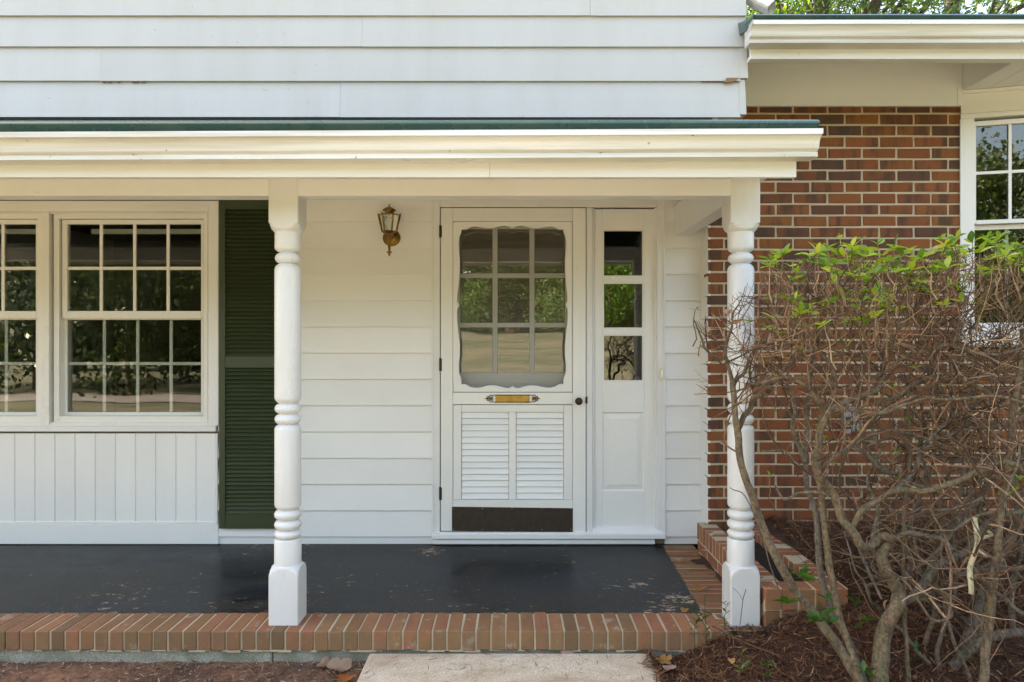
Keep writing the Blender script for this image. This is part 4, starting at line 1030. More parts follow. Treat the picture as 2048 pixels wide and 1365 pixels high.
mb = MB(); bbox(mb, bt(1949.3), g0, bz(654), bz(449.5), .045, .085); bbox(mb, g0+.001, T1-.001, bz(459), bz(450), .045, .085); bbox(mb, g0+.001, T1-.001, bz(654), bz(646), .045, .085); lsx = mb.build('lower_sash', M['bay'], by)
mb = MB(); bbox(mb, g0, T1-.002, bz(647), bz(458), .058, .062); mb.build('pane', M['glass'], lsx)
for i in range(4):
    u = 2024+70*i; mb = MB(); bbox(mb, bt(u-3), bt(u+3), bz(646), bz(459), .066, .074); mb.build('muntin', M['bay'], lsx)

# ---- outlet box on the brick wall
ob = thing('outlet_box', 'grey metal outlet box on the brick wall behind the branches', 'outlet box', P(1696, 835, DB-.03))
mb = MB(); B(mb, 1688, 1703, 808, 868, DB-.045, DB-.001, DB-.04, .003); mb.build('box_body', M['galv'], ob)
mb = MB(); B(mb, 1704, 1716, 817, 862, DB-.055, DB-.02, DB-.04, .003); mb.build('cover_flap', M['galv'], ob)
mb = MB(); mb.lathe_y([(.010, DB-.0451), (.010, DB-.050), (.005, DB-.052), (.001, DB-.0521)], X(1694, DB-.045), Z(813, DB-.045), 12); mb.build('conduit_plug', M['rubber'], ob)
mb = MB(); B(mb, 1690, 1701, 834, 858, DB-.0475, DB-.0452, DB-.04, .001); mb.build('socket', M['rubber'], ob)

# ================================================================== SHRUB
shb = thing('shrub', 'large half bare shrub with twisted brown stems and a fringe of green leaves', 'shrub', (1.75, 2.45, 0))
RS = random.Random(21)
STEMS = [   # (photo points, radius px start-end, distance start-end, material)
 ([(1730,1400),(1720,1365),(1665,1280),(1629,1229),(1592,1185),(1556,1119),(1526,1057),(1504,991),(1486,940),(1476,880),(1474,850),(1472,829),(1467,789),(1466,764)], 12, 6.5, 2.45, 2.66, 'bark'),
 ([(1466,764),(1455,732),(1450,704),(1453,680),(1462,655),(1466,625)], 5.5, 2, 2.66, 2.70, 'bark'),
 ([(1452,715),(1440,719),(1417,704),(1404,680),(1395,659),(1388,640)], 4, 1.6, 2.67, 2.6, 'bark'),
 ([(1417,704),(1400,690)], 2.6, 1.5, 2.62, 2.58, 'bark'),
 ([(1467,775),(1475,757),(1490,744),(1502,714),(1522,687),(1549,662),(1560,640)], 5.5, 2.2, 2.66, 2.72, 'bark'),
 ([(1476,860),(1488,832),(1500,819),(1507,796),(1522,790),(1536,784),(1539,774),(1519,769),(1493,769)], 7, 4.5, 2.66, 2.60, 'bark'),
 ([(1740,1400),(1701,1294),(1665,1229),(1643,1155),(1637,1090),(1629,1020),(1614,973),(1611,900),(1618,790),(1626,704),(1640,650)], 9, 4.5, 2.52, 2.80, 'barkgrey'),
 ([(1738,1400),(1724,1365),(1698,1294),(1672,1210),(1656,1101),(1642,985),(1636,930),(1644,850),(1651,825)], 9, 6, 2.42, 2.58, 'bark'),
 ([(1757,1420),(1757,1365),(1759,1326),(1769,1261),(1788,1223),(1798,1190),(1786,1162),(1769,1138),(1762,1111),(1771,1094),(1783,1079)], 20, 10, 2.46, 2.50, 'bark'),
 ([(1783,1079),(1770,1074),(1759,1078),(1739,1093),(1722,1091),(1705,1064),(1681,1036),(1668,988),(1640,955),(1632,925),(1640,870),(1651,832)], 11, 7.5, 2.49, 2.44, 'bark'),
 ([(1651,832),(1695,803),(1746,784),(1762,766),(1768,733),(1786,674),(1806,650),(1834,612),(1850,575)], 8, 3, 2.44, 2.58, 'bark'),
 ([(1705,1055),(1725,1019),(1756,1002),(1786,982),(1824,983),(1861,981),(1899,968),(1936,954),(1967,944),(2001,926),(2018,927),(2048,948),(2080,960)], 6.5, 6, 2.46, 2.34, 'bark'),
 ([(1793,1076),(1817,1065),(1858,1074),(1885,1081),(1902,1101)], 6, 5, 2.50, 2.42, 'barkgrey'),
 ([(1795,1205),(1831,1189),(1858,1152),(1878,1131),(1912,1114),(1935,1100),(1960,1060),(2010,1030),(2060,1020)], 12, 6, 2.52, 2.60, 'barkgrey'),
 ([(1965,1400),(1967,1365),(1977,1240),(1984,1172),(1997,1070),(2008,985),(2018,900),(2026,820),(2040,740),(2046,660)], 10, 5.5, 2.36, 2.44, 'bark'),
 ([(1948,1036),(1953,1091),(1942,1138),(1943,1189)], 5.5, 5, 2.40, 2.36, 'barkpale'),
 ([(1952,1088),(1965,1076),(1984,1070),(1975,1062)], 4, 3, 2.40, 2.41, 'barkpale'),
 ([(1954,1100),(1975,1112),(2004,1120)], 4, 3, 2.40, 2.40, 'barkpale'),
 ([(1895,1400),(1930,1300),(1965,1190),(2010,1100),(2048,1030),(2080,960)], 17, 9, 2.72, 2.9, 'barkgrey'),
 ([(1905,1335),(1930,1309),(1980,1275),(2048,1266),(2090,1262)], 11, 10, 2.6, 2.5, 'barkgrey'),
 ([(1817,1400),(1817,1365),(1812,1290),(1810,1206),(1806,1120),(1812,1000),(1822,900),(1815,800),(1830,700)], 5, 3, 2.44, 2.6, 'bark'),
 ([(1888,1400),(1885,1365),(1876,1300),(1900,1220),(1912,1150),(1905,1050),(1925,960),(1930,860),(1950,760),(1940,660)], 6, 3, 2.56, 2.7, 'barkgrey'),
 ([(1950,1400),(1935,1340),(1910,1290),(1896,1240),(1880,1150),(1872,1060),(1860,960),(1880,850),(1870,740)], 4.5, 2.5, 2.5, 2.75, 'bark'),
 ([(1614,927),(1600,898),(1585,854),(1589,825),(1585,792),(1569,760),(1559,739),(1542,724),(1517,727)], 6, 2.5, 2.62, 2.68, 'barkgrey'),
 ([(1560,742),(1572,735),(1600,720),(1622,705)], 3.5, 2, 2.66, 2.7, 'barkgrey'),
 ([(1645,818),(1632,797),(1619,784),(1599,767),(1584,756),(1554,759),(1527,766)], 5.5, 3.5, 2.46, 2.42, 'bark'),
 ([(1651,824),(1666,797),(1671,772),(1664,739),(1649,717),(1632,692),(1617,662),(1590,640)], 6, 3, 2.5, 2.6, 'bark'),
 ([(1746,740),(1728,718),(1699,704),(1683,680),(1675,660)], 4, 2.5, 2.56, 2.6, 'bark'),
 ([(1673,821),(1710,821),(1765,825),(1838,800),(1911,799),(1984,792),(2048,806)], 4, 3, 2.42, 2.36, 'bark'),
 ([(1880,690),(1904,693),(1951,707),(1995,709),(2048,696)], 3.5, 3, 2.5, 2.4, 'barkgrey'),
 ([(1745,760),(1765,744),(1820,711),(1893,693),(1930,690)], 4.5, 3, 2.5, 2.5, 'bark'),
 ([(1560,1190),(1500,1010),(1460,975)], 1.5, 1, 2.6, 2.55, 'barkgrey'),
 ([(1660,990),(1640,985),(1600,985),(1570,1000),(1550,972)], 4.5, 2, 2.5, 2.55, 'barkgrey'),
 ([(1700,1050),(1668,1000),(1640,960),(1600,935),(1570,905),(1525,900)], 4, 2, 2.54, 2.6, 'barkgrey'),
 ([(1720,1095),(1735,1140),(1750,1170),(1762,1198)], 4, 3, 2.55, 2.5, 'barkgrey'),
 ([(1640,935),(1690,900),(1740,870),(1800,862),(1860,880),(1930,860),(2000,850),(2060,830)], 5, 3, 2.55, 2.6, 'barkgrey'),
 ([(1785,985),(1830,940),(1850,890),(1900,840),(1960,800)], 5, 3, 2.48, 2.6, 'barkgrey'),
 ([(1850,1160),(1900,1060),(1950,1010),(1990,960),(2060,900)], 8, 5, 2.62, 2.7, 'barkgrey'),
 ([(2010,1400),(2030,1300),(2022,1200),(2040,1090),(2030,980),(2052,880),(2040,780),(2060,690)], 9, 4, 2.8, 2.95, 'barkgrey'),
 ([(1840,1400),(1846,1300),(1870,1230),(1862,1140),(1885,1060),(1880,990),(1915,900),(1900,800),(1925,700)], 7, 3, 2.75, 2.9, 'bark'),
 ([(1800,1190),(1830,1100),(1822,1040),(1850,960),(1840,880),(1870,800),(1860,720),(1880,640)], 6, 2.5, 2.7, 2.8, 'barkgrey'),
 ([(1990,1400),(1960,1280),(1975,1190),(1950,1110),(1960,1000),(1985,930),(1975,830),(2000,740)], 6, 3, 2.6, 2.75, 'bark'),
 ([(1880,1131),(1930,1150),(1980,1130),(2030,1140),(2080,1120)], 6, 5, 2.62, 2.6, 'barkgrey'),
 ([(1770,1150),(1745,1090),(1755,1020),(1735,960),(1760,900),(1745,850),(1775,800)], 5, 2.5, 2.56, 2.7, 'barkgrey'),
 ([(1940,1130),(1985,1180),(2030,1215),(2070,1240)], 5, 5, 2.44, 2.4, 'barkgrey'),
]
allpts = []     # (point, tangent, radius) for twig roots
for pts, r0, r1, d0, d1, mt in STEMS:
    n = len(pts); P3 = [P(u, v, d0+(d1-d0)*i/(n-1)+ (RS.uniform(-.02, .02) if 0 < i < n-1 else 0)) for i, (u, v) in enumerate(pts)]
    pp = catmull(P3, 6); m = len(pp)
    rads = []
    for i in range(m):
        t = i/(m-1); r = (r0+(r1-r0)*t**.8)*2.5/F*.9
        rads.append(r*(1+.10*mnoise.noise(pp[i]*28)+.05*mnoise.noise(pp[i]*70)))
    pp = [p+Vector((mnoise.noise(p*14), mnoise.noise(p*14+Vector((9, 0, 0))), mnoise.noise(p*14+Vector((0, 7, 0)))))*.006 for p in pp]
    mb = MB(); mb.tube(pp, rads, 10); mb.build('branch', M[mt], shb, smooth=60)
    for i in range(1, m): allpts.append((pp[i], (pp[i]-pp[i-1]).normalized(), rads[i]))

TOPV = [(1380, 650), (1440, 610), (1500, 560), (1540, 525), (1650, 500), (1800, 508), (1900, 492), (2048, 486), (2300, 490), (2700, 520)]
def top_z(x, y):
    u = 1024+x*F/y
    for (a, va), (b, vb) in zip(TOPV, TOPV[1:]):
        if a <= u <= b: v = va+(vb-va)*(u-a)/(b-a); break
    else: v = 700 if u < 1380 else 520
    return Z(v, y)
tw_mb = MB()
def grow(p, d, length, r, up, depth):
    seg = .028; n = max(3, int(length/seg)); pts = [p.copy()]; q = p.copy()
    for i in range(n):
        w_ = .62 if RS.random() < .16 else .10
        d = (d+Vector((RS.gauss(0, w_), RS.gauss(0, w_), RS.gauss(0, w_)+up*.10))).normalized()
        q = q+d*seg
        u_ = 1024+q.x*F/q.y
        if q.z > top_z(q.x, q.y) or q.y < 2.05 or u_ < 1388 or q.z < mulch_h(q.x, q.y)+.03: break
        if q.y > 2.93 and q.x < 1.2: break
        if q.y > 3.7: break
        pts.append(q.copy())
        if depth > 0 and RS.random() < .24:
            s_ = Vector((RS.gauss(0, 1), RS.gauss(0, 1), RS.gauss(.3, .8))).normalized()
            grow(q, (d*.6+s_*.8).normalized(), length*RS.uniform(.3, .6), r*.62, up, depth-1)
    if len(pts) >= 3:
        k = len(pts); tw_mb.tube(pts, [r*(1-.6*i/(k-1)) for i in range(k)], 4, cap=False)
    return pts
tops = [a for a in allpts if a[0].z > .75]
for i in range(125):
    a = RS.choice(tops); s_ = Vector((RS.gauss(0, 1), RS.gauss(0, .8), RS.gauss(.5, .7))).normalized()
    grow(a[0], (a[1]*.4+s_*.8).normalized(), RS.uniform(.15, .5), RS.uniform(.0018, .0044), RS.uniform(-.1, .9), 2)
RB = random.Random(77)    # medium stems crossing in the thicket
for i in range(46):
    u = RB.uniform(1700, 2120); v = RB.uniform(760, 1330); D_ = RB.uniform(2.5, 3.15); p = P(u, v, D_)
    d = Vector((RB.choice((-1, 1))*RB.uniform(.3, 1), RB.gauss(0, .35), RB.uniform(-.1, .9))).normalized(); pts = [p.copy()]
    for k in range(RB.randint(7, 13)):
        d = (d+Vector((RB.gauss(0, .42), RB.gauss(0, .25), RB.gauss(.06, .42)))).normalized(); p = p+d*.075
        if p.z > top_z(p.x, p.y)-.08 or p.z < mulch_h(p.x, p.y)-.02 or p.x < 1.22 or p.y > 3.5 or p.y < 2.2: break
        pts.append(p.copy())
    if len(pts) < 4: continue
    pp = catmull(pts, 5); r0 = RB.uniform(.0045, .0095); m = len(pp); mb = MB()
    mb.tube(pp, [r0*(1-.6*j/(m-1))*(1+.12*mnoise.noise(pp[j]*30)) for j in range(m)], 8); mb.build('branch', M[RB.choice(('bark', 'barkgrey', 'barkgrey'))], shb, smooth=60)
    for j in range(1, m): allpts.append((pp[j], (pp[j]-pp[j-1]).normalized(), r0))
rights = [a for a in allpts if a[0].x > 1.45 and a[0].z > .1]
for i in range(170):
    a = RS.choice(rights); s_ = Vector((RS.gauss(0, 1), RS.gauss(0, .9), RS.gauss(.2, .7))).normalized()
    grow(a[0], (a[1]*.5+s_*.8).normalized(), RS.uniform(.2, .6), RS.uniform(.0022, .0055), RS.uniform(-.3, .7), 1)
# dense fringe of fine twigs just under the clipped top, running on to the right of the frame
for i in range(620):
    u = 1440+RS.random()**.8*(2300-1440); D_ = RS.uniform(2.35, 3.0) if u > 1560 else RS.uniform(2.5, 2.85)
    x = X(u, D_); zt__ = top_z(x, D_); z = zt__-RS.uniform(.05, .34)*(1 if u < 1800 else 1.5)
    s_ = Vector((RS.gauss(0, .9), RS.gauss(0, .6), RS.gauss(.6, .6))).normalized()
    grow(Vector((x, D_, z)), s_, RS.uniform(.12, .32), RS.uniform(.0012, .0024), .6, 1)
# dark thicket at the right and its own stems further out
for i in range(220):
    u = RS.uniform(1770, 2400); D_ = RS.uniform(2.45, 3.3); v = RS.uniform(640, 1120)
    s_ = Vector((RS.gauss(0, 1), RS.gauss(0, .6), RS.gauss(.1, .6))).normalized()
    grow(P(u, v, D_), s_, RS.uniform(.2, .5), RS.uniform(.0014, .0032), .2, 1)
o = tw_mb.build('twigs', M['twig'], shb, recalc=False); o['kind'] = 'stuff'
for i in range(6):   # stems of the part of the shrub outside the frame
    x = 2.0+i*.22; pts = [(x, 2.4+RS.uniform(-.2, .3), -.05)]
    for k in range(6): pts.append((pts[-1][0]+RS.uniform(-.12, .16), pts[-1][1]+RS.uniform(-.1, .1), pts[-1][2]+.24))
    pp = catmull(pts, 5); mb = MB(); mb.tube(pp, [.014*(1-.7*j/len(pp)) for j in range(len(pp))], 8); mb.build('branch', M['bark'], shb, smooth=60)

# leaves
def leaf_shape(q, L=1.0, W=.36, fold=.18, curl=.25):
    vs_, fs_ = [], []
    prof = [(0, .05), (.18, .55), (.42, 1.0), (.65, .9), (.85, .5), (1.0, .02)]
    for t, w_ in prof:
        z = curl*(t*t)*-.5+.12*t
        for s_ in (-1, 0, 1): vs_.append((s_*w_*W*.5*L, t*L, (z+(fold*abs(s_)*w_*W*.8))*L))
    for i in range(len(prof)-1):
        for j in (0, 1): a = i*3+j; fs_.append((a, a+1, a+4, a+3))
    return vs_, fs_
leaf_meshes = []
for i, (W, fo, cu_) in enumerate(((.40, .2, .3), (.46, .1, .5), (.36, .3, .1), (.44, .15, .7))):
    v_, f_ = leaf_shape(None, 1.0, W, fo, cu_); me = bpy.data.meshes.new('leaf'); me.from_pydata(v_, [], f_); me.materials.append(M['leaf'])
    me.polygons.foreach_set('use_smooth', [True]*len(me.polygons)); leaf_meshes.append(me)
WH = [(430,285),(420,265),(340,300),(350,350),(330,320),(480,420),(550,405),(350,590),(330,560),(510,550),(540,640),(600,640),(560,620),(700,200),(660,215),(720,195),(900,190),(890,180),(830,250),(860,240),(800,235),(700,320),(740,340),(770,320),(660,265),(600,270),(800,380),(780,430),(880,430),(900,385),(930,380),(980,280),(1020,350),(1050,410),(1090,350),(1100,270),(1150,340),(1200,350),(1170,200),(1180,190),(1270,230),(1240,240),(1150,285),(1360,240),(1330,260),(1430,330),(1530,350),(1480,350),(1450,380),(1560,170),(1590,165),(1500,190),(1520,210),(1650,230),(1610,225),(1700,200),(1680,240),(1850,170),(1860,140),(1880,150),(1810,190),(1950,190),(2020,180),(1990,200),(1900,320),(1830,330),(1940,330),(1720,360),(1810,250),(1750,240),(1880,230),(1530,430),(1560,440),(1600,470),(1620,530),(1420,490),(1450,560),(1400,330),(1330,430),(1310,470),(1290,420),(1350,460),(1140,480),(1120,530),(1040,520),(930,550),(960,540),(800,500),(790,520),(740,540),(830,540),(850,530),(700,600),(910,680),(880,690),(990,690),(1040,680),(1040,610),(1100,590),(1160,610),(1090,580),(1000,440),(960,230),(1010,240),(1060,200),(1290,360),(1390,250),(960,330),(620,230),(560,300),(520,330),(1960,260),(2030,250),(1250,310)]
whorls = [(1440+a*.2969, 440+b*.2969+RS.gauss(-2, 6), RS.uniform(2.28, 2.62) if a > 300 else 2.55, 1.0) for a, b in WH]
whorls += [(u+RS.gauss(0, 16), max(472+25*RS.random(), v+RS.gauss(10, 30)), d+RS.uniform(-.15, .25), RS.uniform(.45, .95)) for u, v, d, s_ in list(whorls) if RS.random() < .6]
whorls += [(RS.uniform(1480, 2040), RS.uniform(640, 960), RS.uniform(2.4, 2.9), RS.uniform(.3, .6)) for i in range(26)]
for i in range(46): # running on past the frame
    u = RS.uniform(2050, 2500); whorls.append((u, RS.uniform(490, 560), RS.uniform(2.3, 2.8), 1.0))
low = [(1597,1149,2.40,1.35),(1612,1156,2.42,1.3),(1641,1236,2.36,1.5),(1630,1244,2.36,1.4),(1660,1246,2.36,1.3),(1575,1208,2.40,1.2),(1655,1200,2.40,1.2),(1735,1245,2.5,1.2),(1712,1207,2.6,.9),(1728,1344,2.4,.9),(1390,620,2.6,.5),(1425,640,2.62,.45),(1560,668,2.6,.8),(1700,850,2.5,.6),(1792,905,2.6,.6),(1800,960,2.6,.7),(2025,985,2.5,1.1),(2040,960,2.5,.9),(1830,1300,2.5,.7),(1745,1355,2.4,.7)]
lv = []
def whorl(u, v, D_, s_, darkness):
    c = P(u, v, D_); n = RS.choice((3, 4, 5, 5, 6, 7)); ph_ = RS.uniform(0, 6.28); tilt = Vector((RS.gauss(0, .28), RS.gauss(0, .28), 1)).normalized()
    for i in range(n):
        a = ph_+2*math.pi*i/n+RS.uniform(-.3, .3); el = RS.uniform(.02, .75)
        d = Vector((math.cos(a)*math.cos(el), math.sin(a)*math.cos(el), math.sin(el)))
        qn = Vector((0, 0, 1)).rotation_difference(tilt); d = qn @ d
        L = RS.uniform(.026, .058)*s_
        lv.append((c, d, L, darkness))
    # its own twig
    if not darkness:
        st = c.copy(); pts = [st]
        for k in range(5): st = st+Vector((RS.gauss(0, .010), RS.gauss(0, .010), -.028)); pts.append(st.copy())
        stem_mb.tube(pts, [.0013+.0002*k for k in range(6)], 4, cap=False)
stem_mb = MB()
for u, v, D_, s_ in whorls: whorl(u, v, D_, s_, 0)
for u, v, D_, s_ in low: whorl(u, v, D_, s_, 1 if v > 1100 else 0)
o = stem_mb.build('leaf_stems', M['twig'], shb, recalc=False); o['kind'] = 'stuff'
def leaf_matrix(c, d, L, roll):
    yv = d; zv = Vector((0, 0, 1)); zv = (zv-yv*zv.dot(yv)); zv = zv.normalized() if zv.length > .05 else yv.orthogonal().normalized()
    xv = yv.cross(zv); m = Matrix((xv, yv, zv)).transposed().to_4x4(); m = Matrix.Translation(c) @ m @ Matrix.Rotation(roll, 4, 'Y') @ Matrix.Diagonal((L, L, L, 1)); return m
inview = [l for l in lv if l[3] == 0 and 1024+l[0].x*F/l[0].y < 2048]
inview.sort(key=lambda l: -l[2]/l[0].y); big = set(id(l) for l in inview[:300])
rest = MB(); dark = MB(); off = root_loc(shb)
for l in lv:
    m = leaf_matrix(l[0], l[1], l[2], RS.gauss(0, .45))
    if id(l) in big:
        o = bpy.data.objects.new('leaf', leaf_meshes[RS.randrange(4)]); COL.objects.link(o); o.parent = shb; o.matrix_local = Matrix.Translation(-off) @ m
    else:
        v_, f_ = leaf_shape(None, 1.0, RS.choice((.36, .42)), .2, RS.uniform(.1, .6)); (dark if l[3] else rest).add([m @ Vector(a) for a in v_], f_)
o = rest.build('leaves', M['leafmass'], shb, smooth=180, recalc=False); o['kind'] = 'stuff'
o = dark.build('leaves', M['leafdark'], shb, smooth=180, recalc=False); o['kind'] = 'stuff'; o['label'] = 'darker green shoots low on the stems'
mb = MB()  # small cluster in a paler green than the other leaves
for i in range(9):
    c = P(1838+RS.uniform(-14, 22), 545+RS.uniform(-16, 14), 2.66); m = leaf_matrix(c, Vector((RS.gauss(0, .8), RS.gauss(-.4, .3), RS.gauss(0, .5))).normalized(), RS.uniform(.04, .06), RS.gauss(0, .6)); v_, f_ = leaf_shape(None, 1, .6, .15, .4); mb.add([m @ Vector(a) for a in v_], f_)
o = mb.build('leaves', M['leafpale'], shb, smooth=180, recalc=False); o['kind'] = 'stuff'; o['label'] = 'pale green leaves'
mb = MB()   # dead leaves caught in the twigs
for u, v in ((1455,630),(1462,640),(1468,622),(1420,655),(1545,665),(1548,700),(1760,890),(1800,870),(1930,590),(1700,640),(1850,940),(1776,1200),(1790,930),(1600,650),(1440,880),(1650,640),(1920,600),(1870,760),(1960,820)):
    c = P(u, v, 2.64); m = leaf_matrix(c, Vector((RS.gauss(0, .7), RS.gauss(-.2, .5), RS.gauss(-.6, .4))).normalized(), RS.uniform(.025, .05), RS.gauss(0, 1)); v_, f_ = leaf_shape(None, 1, .5, .4, 1.4); mb.add([m @ Vector(a) for a in v_], f_)
o = mb.build('dead_leaves', M['drybrown'], shb, smooth=180, recalc=False); o['kind'] = 'stuff'

# ================================================================== SMALL GROWTH AND LITTER
# ---- weed growing from the brick corner
RW = random.Random(4)
def small_plant(name, label, stems, lsize, mat, loc):
    t = thing(name, label, 'weed', loc); st = MB(); le = MB()
    for pts, r in stems:
        pp = catmull([P(*p) for p in pts], 5); st.tube(pp, [r*(1-.6*i/len(pp)) for i in range(len(pp))], 6)
        for i in range(2, len(pp), 2):
            for s_ in (-1, 1):
                d = Vector((s_*RW.uniform(.4, 1), RW.uniform(-.7, .3), RW.uniform(.0, .9))).normalized(); m = leaf_matrix(pp[i], d, lsize*RW.uniform(.6, 1.2), RW.gauss(0, .5)); v_, f_ = leaf_shape(None, 1, .3, .2, .4); le.add([m @ Vector(a) for a in v_], f_)
    st.build('stem', mat, t, smooth=60); o = le.build('leaves', mat, t, smooth=180, recalc=False); o['kind'] = 'stuff'
    return t
small_plant('weed', 'leggy green weed growing out of the mulch at the porch corner', [([(1412,1285,2.94),(1412,1255,2.95),(1410,1225,2.96),(1409,1188,2.97)], .0022), ([(1410,1250,2.95),(1392,1228,2.94),(1366,1204,2.93)], .0018), ([(1388,1275,2.93),(1390,1255,2.93),(1392,1240,2.94)], .0016)], .034, M['leafdark'], P(1412, 1285, 2.95))
small_plant('weed', 'small two leaf weed leaning on the left edge of the right post base', [([(1450,1262,2.98),(1449,1235,2.97),(1452,1218,2.97),(1447,1205,2.97)], .0016)], .030, M['leafdark'], P(1450, 1262, 2.98))
small_plant('weed', 'pale sprout of two narrow blades in the mulch under the shrub', [([(1484,1345,2.66),(1488,1325,2.66),(1483,1306,2.66)], .0025), ([(1478,1350,2.64),(1481,1335,2.64)], .002)], .030, leafmat('sprout_leaf', [(0, (.14, .17, .05)), (1, (.18, .22, .07))], 'isl'), P(1484, 1348, 2.66))
small_plant('weed', 'single green blade sprouting from the mulch nearer the shrub stems', [([(1535,1358,2.62),(1537,1342,2.62),(1531,1324,2.62)], .0022)], .032, M['leafdark'], P(1535, 1358, 2.62))
mb = MB(); mb.tube(catmull([P(1480,1250,2.96), P(1483,1225,2.965), P(1486,1200,2.97), P(1492,1179,2.97)], 4), [.0016]*13, 6); mb.tube(catmull([P(1485,1200,2.968), P(1478,1188,2.965), P(1466,1176,2.96)], 4), [.0009]*9, 5)
tag(mb.build('bare_sapling', M['twig'], smooth=60), 'thin bare forked twig standing before the right post base', 'twig', kind='thing')
mb = MB(); mb.tube(catmull([P(1424,1252,2.93), P(1455,1268,2.9), P(1500,1290,2.82), P(1560,1312,2.74)], 6), [.0028, .0028]+[.0026]*17, 6)
tag(mb.build('fallen_stick', M['twig'], smooth=60), 'long thin brown stick lying across the mulch from the porch corner', 'stick', kind='thing')

# ---- fallen leaves
def fallen(name, label, c, size, mat, lobes, seed, rot=0, tilt=(0, 0), curl=.3):
    q = random.Random(seed); mb = MB(); n = 40; vs_ = [Vector((0, 0, .004))]
    for i in range(n):
        a = 2*math.pi*i/n; r = size*(.55+.45*abs(math.cos(a*lobes/2))**.8)*(1+q.uniform(-.08, .08)); vs_.append(Vector((r*math.cos(a), r*.8*math.sin(a), curl*r*r/size*(.5+.5*math.sin(2*a+seed)))))
    mid = [Vector((v.x*.5, v.y*.5, v.z*.35+.002)) for v in vs_[1:]]
    m = Matrix.Translation(c) @ Matrix.Rotation(tilt[0], 4, 'X') @ Matrix.Rotation(tilt[1], 4, 'Y') @ Matrix.Rotation(rot, 4, 'Z')
    allv = [vs_[0]]+mid+vs_[1:]; f = []
    for i in range(n): j = (i+1) % n; f += [(0, 1+i, 1+j), (1+i, 1+n+i, 1+n+j, 1+j)]
    mb.add([m @ v for v in allv], f); o = mb.build(name, mat, smooth=180)
    return tag(o, label, 'leaf', 'fallen leaves', 'thing')
fl = lambda u, v, z: Vector((X(u, (HC-z)*F/(v-682.5)), (HC-z)*F/(v-682.5), z))
fallen('fallen_leaf', 'orange yellow lobed leaf in the mulch beside the concrete walk corner', fl(1328, 1321, -.095), .040, M['dry'], 5, 1, .4, (.25, 0))
fallen('fallen_leaf', 'faded pinkish leaf lying flat below the orange leaf by the walk', fl(1338, 1335, -.10), .030, M['drypink'], 2, 2, .2, (.1, 0), .1)
fallen('fallen_leaf', 'curled rusty leaf on the brick pavers left of the right post', fl(1402, 1177, .006), .036, M['dry'], 2, 3, .1, (.3, 0), .8)
fallen('fallen_leaf', 'small tan leaf on the black floor by the green weed', fl(1370, 1221, .004), .024, M['dry'], 3, 4, .6, (.2, 0), .5)
fallen('fallen_leaf', 'brown leaf wedged on edge under the bricks above the walk', fl(1136, 1302, -.088), .034, M['drypink'], 2, 5, .2, (.5, 0), .4)
fallen('fallen_leaf', 'big pale brown crumpled leaf on the soil left of the walk', fl(676, 1336, -.125), .056, M['drybrown'], 3, 6, .5, (.35, .2), .7)
fallen('fallen_leaf', 'narrow brown leaf behind the big crumpled leaf on the soil', fl(645, 1330, -.128), .034, M['drybrown'], 2, 7, 1.1, (.3, .2), .6)
fallen('fallen_leaf', 'bright rust orange leaf at the bottom edge beside the walk', fl(690, 1358, -.135), .040, leafmat('rust_leaf', [(0, (.34, .10, .02)), (1, (.36, .11, .025))], 'obj', .2, .5), 3, 8, .1, (.15, 0), .4)
fallen('fallen_leaf', 'orange leaf on the mulch behind the planter front corner', fl(1648, 1133, .13), .028, M['dry'], 3, 9, .7, (.3, 0), .6)
fallen('fallen_leaf', 'small ochre leaf between the mulch sprouts and the walk', fl(1464, 1322, -.02), .018, M['dry'], 3, 10, .7, (.3, 0), .5)
fallen('fallen_leaf', 'tan curled leaf in the mulch between the shrub stems', fl(1658, 1310, .0), .034, M['dry'], 3, 12, 1.7, (.4, 0), .9)

# ---- mulch shreds and soil litter, uncountable
RM = random.Random(9); mb = MB()
def shred(mb, c, L, W, yaw, pitch, bend, rnd_):
    d = Vector((math.cos(yaw)*math.cos(pitch), math.sin(yaw)*math.cos(pitch), math.sin(pitch))); s_ = Vector((-math.sin(yaw), math.cos(yaw), 0)); up = d.cross(s_)*-1
    pts = []
    for k in range(4):
        t = k/3-.5; w_ = W*(1-.7*abs(t)*1.6+.1); p = c+d*(t*L)+up*(bend*(t*t)*L*-1); pts += [p-s_*w_/2+Vector((0, 0, rnd_.uniform(0, W*.4))), p+s_*w_/2]
    mb.add(pts, [(0,1,3,2),(2,3,5,4),(4,5,7,6)])
cnt = 0
while cnt < 26000:
    x = .60+RM.random()**1.3*2.4; y = RM.uniform(2.3, 4.08)
    if x < .62: x -= RM.random()**4*.05
    if 1.1 < x < 1.51 and 3.01 < y: continue
    if x < 1.13 and y > 2.985 and not (x > .95 and y < 3.03): continue
    z = mulch_h(x, y)
    if x < .94 and y > 2.9: z = max(z, -.12)
    if x < .61: z = -.091
    shred(mb, Vector((x, y, z+RM.uniform(0, .014))), RM.uniform(.02, .075), RM.uniform(.0018, .006), RM.uniform(0, 6.28), RM.gauss(0, .28), RM.gauss(.1, .3), RM); cnt += 1
for i in range(9000):
    x = RM.uniform(.7, 5.2); y = RM.uniform(1.35, 4.05)
    if x < 3.0 and y > 2.3: continue
    shred(mb, Vector((x, y, mulch_h(x, y)+RM.uniform(0, .014))), RM.uniform(.03, .09), RM.uniform(.003, .008), RM.uniform(0, 6.28), RM.gauss(0, .28), RM.gauss(.1, .3), RM)
tag(mb.build('mulch', M['mulch'], recalc=False), kind='stuff')
mb = MB(); RM = random.Random(10)
